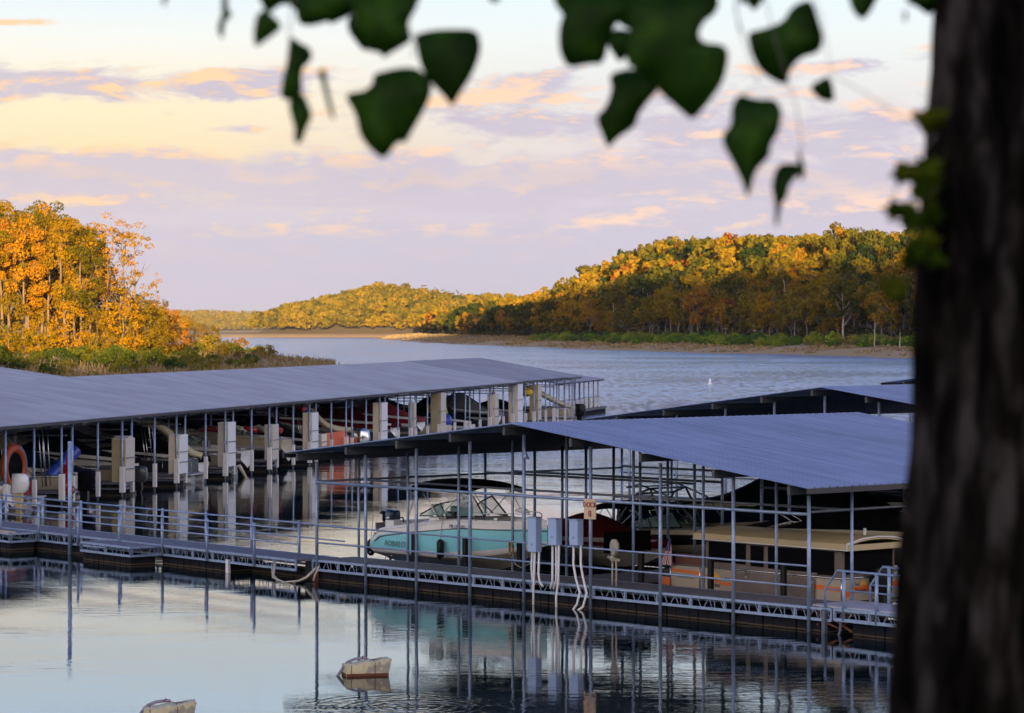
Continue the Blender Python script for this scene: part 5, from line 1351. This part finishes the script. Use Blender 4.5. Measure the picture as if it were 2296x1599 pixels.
    # spindly understorey below
htm = [trunk_mb(12.5, .22, 7, .05, .35).mesh('trunk', [barkd]) for _ in range(5)]
ht_pale = [trunk_mb(12.5, .28, 9, .05, .3, .6).mesh('trunk', [mat('bleached_bark', (.42,.36,.28,1), .9, 0, .2)]) for _ in range(2)]
cand = []
for t10 in range(0, len(SA.p)*10, 5):
    for d in range(38, 330, 9):
        t = t10/10+random.uniform(-.25, .25); dd = d+random.uniform(-4, 4)
        x, y, z = SA.at(t, dd)
        if y <= 0 or abs(x/y) > .215: continue
        if random.random() < .12: continue
        cand.append((y, x, z, dd))
cand.sort()
indiv = [c for c in cand if c[3] < 150][:0]
front = [c for c in cand if c[3] < 62 and c[1]/c[0] < .155]; rest = [c for c in cand if not (c[3] < 62 and c[1]/c[0] < .155)]
front.sort(key=lambda c: c[0]); upper = [c for c in rest if c[1]/c[0] < .155]
upper.sort(key=lambda c: c[0]); indiv = front[:150]+upper[:115]; ids = set(id(c) for c in indiv)
def zone(x, y):
    xp = XC+F*x/y; return 'by the trunk' if xp > 1850 else ('right of centre' if xp > 1550 else ('centre' if xp > 1250 else 'left end'))
for c in indiv:
    y, x, z, dd = c; s = random.choice((random.uniform(.7, 1.), random.uniform(.95, 1.35), random.uniform(1.2, 1.6))); lo = dd < 62
    g = f'{"shoreline" if lo else "upper slope"} trees of the right hill, {zone(x, y)}'
    put_tree('hillside_tree', x, y, z-.4, s, random.choice(hcm), random.choice(ht_pale if (lo and random.random() < .22) else htm),
        f'{"shaded shoreline tree at the foot" if lo else "autumn tree on the upper slope"} of the right hill, {zone(x, y)}', group=g, sz=random.uniform(.9, 1.2))
Q = []; Hh = []
def stuff_tree(x, y, z, dist, s=None, hue=None):
    lod = 0 if dist < 1000 else (1 if dist < 1600 else 2)
    p, nr, sz = random.choice(hill_sets[lod]); s = s or random.choice((random.uniform(.65, 1.), random.uniform(.95, 1.35), random.uniform(1.2, 1.75)))
    pp = p*np.array([s, s, s*random.uniform(.85, 1.1)])+np.array([x, y, z+7.6*s]); Q.append(quads(pp, nr, sz*s)); Hh.append(np.full(len(p), random.random() if hue is None else hue))
for c in cand:
    if id(c) in ids: continue
    y, x, z, dd = c; stuff_tree(x, y, z, y)
tag(link('hillside_forest', quad_mesh('hillside_forest', np.concatenate(Q), hill_leaf, np.concatenate(Hh))), 'unbroken autumn woods covering the right hill behind its nearer trees', 'forest', None, 'stuff')
Q = []; Hh = []
for i in range(0, len(SB.p)*10, 5):
    for d in range(30, 330, 10):
        t = i/10+random.uniform(-.3, .3); x, y, z = SB.at(t, d+random.uniform(-4, 4))
        ii = min(len(SB.p)-1, int(t))
        if SB.p[ii][2] < .12: continue
        stuff_tree(x, y, z, y, random.uniform(1.0, 1.75), random.uniform(.38, .93))
tag(link('headland_forest', quad_mesh('headland_forest', np.concatenate(Q), hill_leaf, np.concatenate(Hh))), 'golden woods on the small headland in the middle distance', 'forest', None, 'stuff')
# far ridge
b = MB(); rows = []
for i in range(120):
    x = -1700+i*16; row = []
    for d, h in ((0, -2), (60, 4), (250, 20), (500, 30), (900, 26)):
        row.append((x, 4700+d, h*(1+.12*math.sin(x*.004)+.05*math.sin(x*.02))))
    rows.append(row)
b.grid(rows, 0, True, True); struct('far_hills', b.mesh('far_hills', [shorem]), 'low wooded ridge on the horizon')
Q = []; Hh = []
for i in range(3300):
    x = random.uniform(-1150, -330); d = random.uniform(20, 520); h = (4 if d < 60 else 4+16*(d-60)/190 if d < 250 else 20+10*(d-250)/250)*(1+.12*math.sin(x*.004)+.05*math.sin(x*.02))
    p, nr, sz = random.choice(hill_sets[2]); k = rng.integers(0, len(p), 34); Q.append(quads(p[k]*1.3+np.array([x, 4700+d, h+7.5]), nr[k], 3.6)); Hh.append(np.full(34, random.uniform(.55, .99)))
tag(link('far_forest', quad_mesh('far_forest', np.concatenate(Q), hill_leaf, np.concatenate(Hh))), 'hazy forest on the horizon ridge left of the headland', 'forest', None, 'stuff')
Q = []; Hh = []
for t10 in range(0, len(SA.p)*10, 3):
    for d in (40, 47, 55):
        x, y, z = SA.at(t10/10+random.uniform(-.2, .2), d+random.uniform(-3, 3))
        if y <= 0 or abs(x/y) > .16: continue
        p, nr, sz = hill_sets[1][random.randrange(9)]; s = random.uniform(.45, .7)
        k = rng.integers(0, len(p), 110); Q.append(quads(p[k]*np.array([s*1.1, s*1.1, s*.7])+np.array([x, y, z+1.9]), nr[k], 1.0)); Hh.append(np.full(110, random.random()))
tag(link('undergrowth', quad_mesh('undergrowth', np.concatenate(Q), dark_leaf, np.concatenate(Hh))), 'dark undergrowth between the trunks along the foot of the right hill', 'undergrowth', None, 'stuff')
# shrubs along the right shore
for row, (d, st) in enumerate(((23, .30), (31, .34))):
    t = 4.0
    while t < len(SA.p)-1:
        x, y, z = SA.at(t, d+random.uniform(-3, 3))
        if y > 0 and x/y < .15 and y < 1400 and random.random() < (.95 if row else .72):
            s = random.uniform(.9, 1.5)
            bush(x, y, z-.3, s, f'green shoreline shrub below the right hill woods, {zone(x, y)}', f'shoreline shrubs of the right hill, {zone(x, y)}', random.uniform(.7, 1.1), shrubm)
        t += st*random.uniform(.8, 1.5)
pts = []
for _ in range(9000):
    x, y, z = SA.at(random.uniform(2, len(SA.p)-1), random.uniform(3, 40))
    if y > 0 and abs(x/y) < .16 and mnoise.noise(Vector((x*.06, y*.03, 5))) > -.15: pts.append((x, y, z))
pts = np.array(pts); n = len(pts); q = []
for k in range(2):
    a = rng.uniform(0, np.pi, n); w = rng.uniform(.3, .9, n); h = rng.uniform(.3, .9, n); d = np.stack([np.cos(a)*w, np.sin(a)*w, 0*w], 1); t = rng.normal(size=(n, 3))*.2; t[:, 2] = h
    base = pts+rng.normal(size=(n, 3))*np.array([1, 1, 0]); q.append(np.stack([base-d, base+d, base+t+d*.4, base+t-d*.4], 1))
tag(link('beach_grass', quad_mesh('beach_grass', np.concatenate(q), dryg)), 'tufts of dry grass and driftwood scattered on the sandy right shore', 'grass', None, 'stuff')
sn_ = 0
for (x, Yd, lb) in ((1960, 880, 'bare white snag standing among the shoreline shrubs near the trunk'), (2016, 850, 'short broken white post by the shrubs near the trunk')):
    X_ = (x-XC)/F*Yd; b = trunk_mb(9 if x < 2000 else 5.5, .22, 3 if x < 2000 else 0)
    tag(link('dead_snag', b.mesh('dead_snag', [mat('bleached_bark', (.42,.36,.28,1))]), None, (X_, Yd, 2.5)), lb, 'dead tree')

# ================================================================ evening air
b = MB(); b.box((-1900, -600, -4), (900, 5600, 215))
hz = bpy.data.materials.new('haze_air'); hz.use_nodes = True; n_ = hz.node_tree.nodes; n_.remove(n_['Principled BSDF'])
pv = n_.new('ShaderNodeVolumePrincipled'); pv.inputs['Color'].default_value = (.90, .90, .95, 1); pv.inputs['Density'].default_value = HAZE; pv.inputs['Anisotropy'].default_value = .0
hz.node_tree.links.new(pv.outputs[0], n_['Material Output'].inputs['Volume'])
if HAZE: tag(link('haze', b.mesh('haze', [hz])), 'thin evening haze over the lake', 'haze', None, 'stuff')

# ================================================================ the near tree
def img(x, y, d=5.): return Vector(((x-XC)/F*d, d, HC-(y-YH)/F*d))
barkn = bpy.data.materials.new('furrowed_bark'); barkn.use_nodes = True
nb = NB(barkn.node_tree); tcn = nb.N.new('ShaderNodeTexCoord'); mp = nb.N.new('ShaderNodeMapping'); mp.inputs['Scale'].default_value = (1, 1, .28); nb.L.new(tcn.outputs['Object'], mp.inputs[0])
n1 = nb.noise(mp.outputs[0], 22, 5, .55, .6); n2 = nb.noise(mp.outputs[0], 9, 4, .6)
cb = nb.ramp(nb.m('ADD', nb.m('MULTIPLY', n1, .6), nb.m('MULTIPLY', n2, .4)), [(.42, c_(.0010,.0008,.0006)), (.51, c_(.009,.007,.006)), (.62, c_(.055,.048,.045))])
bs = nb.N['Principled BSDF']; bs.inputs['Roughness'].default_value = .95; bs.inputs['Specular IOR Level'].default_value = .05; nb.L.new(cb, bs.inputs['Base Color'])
nt_ = thing('cottonwood_tree', 'big dark close-up tree at the right edge, leaves hanging across the top', 'tree', (.95, 5.0, 6.7))
b = MB(); rows = []
for i in range(110):
    z = 6.6+i*.04; t = (z-7.7)/1.3
    cx = .955+.012*t; r = .298-.073*max(-.5, min(1.2, t))+(.14*max(0, 7.5-z)**1.5)
    rows.append([])
    for k in range(120):
        a = 2*math.pi*k/120
        g = mnoise.noise(Vector((math.cos(a)*3.4, math.sin(a)*3.4, z*1.1)))*1.0+mnoise.noise(Vector((math.cos(a)*9, math.sin(a)*9, z*3.0+7)))*.55
        rr = r+.030*g-.045*max(0, .35-abs(g))
        rows[-1].append((cx+rr*math.cos(a)-.95, rr*math.sin(a), z-6.7))
b.grid(rows, 0, True, False, True)
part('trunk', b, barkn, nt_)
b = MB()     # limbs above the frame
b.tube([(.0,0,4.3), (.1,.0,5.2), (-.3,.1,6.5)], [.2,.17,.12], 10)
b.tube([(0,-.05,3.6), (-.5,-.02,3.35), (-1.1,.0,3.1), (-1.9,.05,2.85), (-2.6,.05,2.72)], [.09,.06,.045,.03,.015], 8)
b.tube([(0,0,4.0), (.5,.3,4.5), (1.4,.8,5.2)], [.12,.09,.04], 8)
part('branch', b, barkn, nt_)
leafg = bpy.data.materials.new('cottonwood_leaf'); leafg.use_nodes = True
nb = NB(leafg.node_tree); nb.N.remove(nb.N['Principled BSDF']); g = nb.N.new('ShaderNodeNewGeometry')
cc = nb.ramp(nb.noise(g.outputs['Position'], 14, 3, .5), [(.3, c_(.011,.040,.004)), (.55, c_(.024,.078,.007)), (.75, c_(.060,.155,.014))])
d = nb.N.new('ShaderNodeBsdfDiffuse'); t = nb.N.new('ShaderNodeBsdfTranslucent'); nb.L.new(cc, d.inputs[0]); nb.L.new(cc, t.inputs[0])
gl = nb.N.new('ShaderNodeBsdfGlossy'); gl.inputs['Roughness'].default_value = .45; gl.inputs[0].default_value = (1, 1, 1, 1)
mx = nb.N.new('ShaderNodeMixShader'); mx.inputs[0].default_value = .42; nb.L.new(d.outputs[0], mx.inputs[1]); nb.L.new(t.outputs[0], mx.inputs[2])
m2 = nb.N.new('ShaderNodeMixShader'); m2.inputs[0].default_value = .006; nb.L.new(mx.outputs[0], m2.inputs[1]); nb.L.new(gl.outputs[0], m2.inputs[2]); nb.L.new(m2.outputs[0], nb.N['Material Output'].inputs[0])
def leaf(poly, d, stem=None, m=leafg, cup=.012):
    """one leaf blade: outline with its own distance, a folded midrib and real thickness"""
    q_ = []
    for i in range(len(poly)):
        (xa, ya), (xb, yb) = poly[i], poly[(i+1) % len(poly)]; q_ += [(xa*.78+xb*.22, ya*.78+yb*.22), (xa*.22+xb*.78, ya*.22+yb*.78)]
    poly = q_; n = len(poly); P3 = [img(x, y, d) for x, y in poly]; c = sum(P3, Vector())/n
    # midrib runs from the outline's top to its tip
    ax = random.uniform(-.25, .25)
    bm_v = []; 
    for off in (0, .0018):
        for p in P3:
            r_ = p-c; dist = r_.length
            bm_v.append(p+Vector((0, off+cup*math.sin(dist*55+ax*9)*.5+ax*r_.x*.9+.25*ax*r_.z, 0)))
        for p in P3:
            r_ = (p-c)*.55
            bm_v.append(c+r_+Vector((0, off-cup*.8+ax*r_.x*.9+.25*ax*r_.z, 0)))
        bm_v.append(c+Vector((0, off-cup*1.2, 0)))
    fs = []; M = 2*n+1
    for s_ in (0, 1):
        o = s_*M
        for i in range(n):
            j = (i+1) % n; f1 = (o+i, o+j, o+n+j, o+n+i); f2 = (o+n+i, o+n+j, o+2*n)
            fs += [f1[::-1], f2[::-1]] if s_ else [f1, f2]
    for i in range(n): j = (i+1) % n; fs.append((i, M+i, M+j, j))
    off = Vector((.95, 5.0, 6.7)); mb = MB(); mb.add([p-off for p in bm_v], fs, 0, True)
    return part('leaf', mb, m, nt_)
C1 = lambda L: [(328.7+x*.3775, y*.3775) for x, y in L]
C2 = lambda L: [(1195.4+x*.479, y*.479) for x, y in L]
LV = [C1(p) for p in (
 [(700,60),(745,90),(805,150),(790,185),(720,235),(640,285),(632,200),(645,120),(665,75)],
 [(865,215),(900,250),(965,280),(985,330),(960,375),(930,395),(915,460),(925,560),(860,600),(800,585),(795,540),(810,440),(830,380),(840,260)],
 [(850,590),(930,550),(960,620),(985,685),(945,770),(925,840),(895,860),(875,830),(880,770),(860,700),(845,640)],
 [(870,-60),(1180,-60),(1180,20),(1110,115),(1030,140),(960,155),(900,140),(885,70)],
 [(730,-40),(870,-40),(870,30),(800,30),(740,5)],
 [(1200,-60),(1620,-60),(1610,40),(1560,120),(1555,170),(1580,240),(1500,290),(1440,320),(1410,345),(1380,310),(1310,300),(1270,240),(1235,150),(1225,60)],
 [(1590,210),(1680,185),(1760,175),(1960,172),(1985,260),(1975,340),(1930,450),(1860,560),(1815,640),(1770,580),(1690,500),(1640,430),(1610,330)],
 [(1345,440),(1440,415),(1530,400),(1620,410),(1700,500),(1680,590),(1640,670),(1570,790),(1540,850),(1490,840),(1420,940),(1380,935),(1300,860),(1260,790),(1240,680),(1170,560),(1290,540),(1340,500)],
 [(1030,410),(1060,410),(1075,520),(1100,620),(1120,720),(1095,700),(1070,620),(1040,500),(1020,440)],
 [(440,-30),(480,-30),(485,60),(515,90),(465,130),(450,240),(425,200),(420,150),(450,90)],
 [(2010,-30),(2110,-30),(2085,10),(2060,20)], [(85,-30),(125,-30),(110,20),(98,45)])]
LV += [C2(p) for p in (
 [(160,-40),(440,-40),(460,40),(400,90),(360,170),(330,300),(260,300),(160,320),(120,240),(118,130),(150,40)],
 [(420,-40),(870,-40),(830,60),(770,150),(790,200),(890,210),(915,260),(890,380),(830,470),(745,570),(690,520),(600,440),(540,360),(440,300),(430,230),(460,100)],
 [(370,340),(450,320),(540,340),(590,420),(540,470),(490,540),(480,590),(390,650),(350,700),(325,640),(290,550),(340,500),(370,410),(355,370)],
 [(1000,150),(1090,130),(1170,100),(1210,30),(1280,0),(1310,20),(1335,100),(1360,180),(1340,245),(1250,270),(1200,330),(1190,400),(1130,380),(1060,330),(1020,250)],
 [(960,440),(1040,465),(1130,465),(1165,520),(1150,620),(1110,680),(1110,730),(1040,800),(1015,900),(1000,930),(980,860),(940,770),(890,680),(885,630),(930,580),(925,500)],
 [(1380,355),(1400,400),(1410,480),(1340,470),(1290,410),(1330,380)],
 [(1160,765),(1240,765),(1260,800),(1200,860),(1190,920),(1150,970),(1145,1060),(1128,1060),(1130,950),(1115,870),(1130,800)],
 [(1235,690),(1265,750),(1275,820),(1255,850),(1235,800),(1240,760)],
 [(1470,-30),(1610,-30),(1590,40),(1540,100),(1490,50)],
 [(1750,-30),(1910,-30),(1870,50),(1800,35),(1740,5)], [(1738,40),(1752,60),(1745,105),(1732,90)], [(960,-30),(1010,-20),(985,25),(962,10)])]
for i, pl in enumerate(LV): leaf(pl, 4.85+.03*(i*7 % 11))
for (cx, cy, s_, a0) in ((610, -12, 40, .3), (690, -5, 52, -.2), (760, 8, 46, .5), (905, -8, 44, .2), (1290, -6, 60, .1), (1420, 10, 70, -.3), (1500, 60, 78, .2), (1560, 5, 60, .4), (1690, -14, 34, 0), (1395, 95, 40, .2), (1935, -10, 40, .2), (2075, -4, 36, -.2), (820, 60, 50, .1)):
    base = [(0, -.75), (.45, -.72), (.85, -.3), (.8, .2), (.45, .65), (.05, 1.15), (-.4, .7), (-.8, .25), (-.88, -.3), (-.5, -.7)]
    ca, sa = math.cos(a0), math.sin(a0); leaf([(cx+s_*(x*ca-y*sa), cy+s_*(x*sa+y*ca)) for x, y in base], 5.0+random.uniform(.12, .5))
def twig(pts, r, d=5.0):
    off = Vector((.95, 5.0, 6.7)); b = MB(); b.tube([img(x, y, d)-off for x, y in pts], r*.55, 5); part('twig', b, barkd, nt_)
twig([(700, -80), (655, 10), (648, 80), (650, 140)], .0022); twig([(740, -70), (800, 0), (790, 60)], .0022); twig([(870, -60), (905, 60), (930, 75), (925, 130)], .0022)
twig([(1660, -80), (1648, 20), (1662, 70), (1672, 75)], .0022); twig([(1640, -80), (1655, 60), (1700, 190), (1660, 215)], .0018)
twig([(1700, -60), (1740, 100), (1785, 240), (1798, 330), (1795, 360)], .0018); twig([(1800, -60), (1842, 40), (1865, 170)], .0014); twig([(1860, 165), (1950, 215), (2030, 270), (2100, 300)], .0016)
twig([(1450, -60), (1420, 60), (1410, 150), (1400, 160)], .0022)
# small lobed leaves on a shoot growing from the trunk
smallm = leaf_mat('shoot_leaf', [(0, c_(.015,.040,.005)), (.5, c_(.045,.080,.008)), (1, c_(.11,.12,.010))], .4, scale=6)
for (x0, y0, x1, y1, n_) in ((2075, 260, 2105, 298, 4), (2015, 352, 2098, 395, 11), (2008, 462, 2095, 500, 9), (2018, 540, 2098, 588, 12), (2050, 410, 2098, 450, 5), (1996, 600, 2010, 720, 4)):
    for k in range(n_):
        cx, cy = random.uniform(x0, x1), random.uniform(y0, y1); s_ = random.uniform(24, 40); a0 = random.uniform(0, 6.3); pl = []
        for j in range(11): a = a0+2*math.pi*j/11; rr = s_*(1.0 if j % 2 == 0 else .5); pl.append((cx+rr*math.cos(a), cy+rr*math.sin(a)*.8))
        leaf(pl, random.uniform(4.6, 4.95), None, smallm, .006)
twig([(2100, 300), (2060, 350), (2010, 400), (2000, 500)], .002, 4.8); twig([(2100, 420), (2050, 470), (1995, 500)], .0018, 4.8); twig([(2100, 540), (2050, 550), (2010, 570)], .0018, 4.8)

# ================================================================ camera
cam = bpy.data.cameras.new('camera'); co = bpy.data.objects.new('camera', cam); COL.objects.link(co); S.camera = co
co.location = (0, 0, HC); co.rotation_euler = (R(90), 0, 0)
cam.sensor_width = 36; cam.lens = 36*F/2295; cam.shift_y = -(799.5-YH)/2295; cam.clip_start = .1; cam.clip_end = 20000
cam.dof.use_dof = True; cam.dof.focus_distance = 88; cam.dof.aperture_fstop = 5.2
S.view_settings.view_transform = 'Standard'; S.view_settings.look = 'None'; S.view_settings.exposure = EV; S.view_settings.gamma = 1
S.cycles.max_bounces = 6; S.cycles.transparent_max_bounces = 8; S.cycles.caustics_reflective = False; S.cycles.caustics_refractive = False
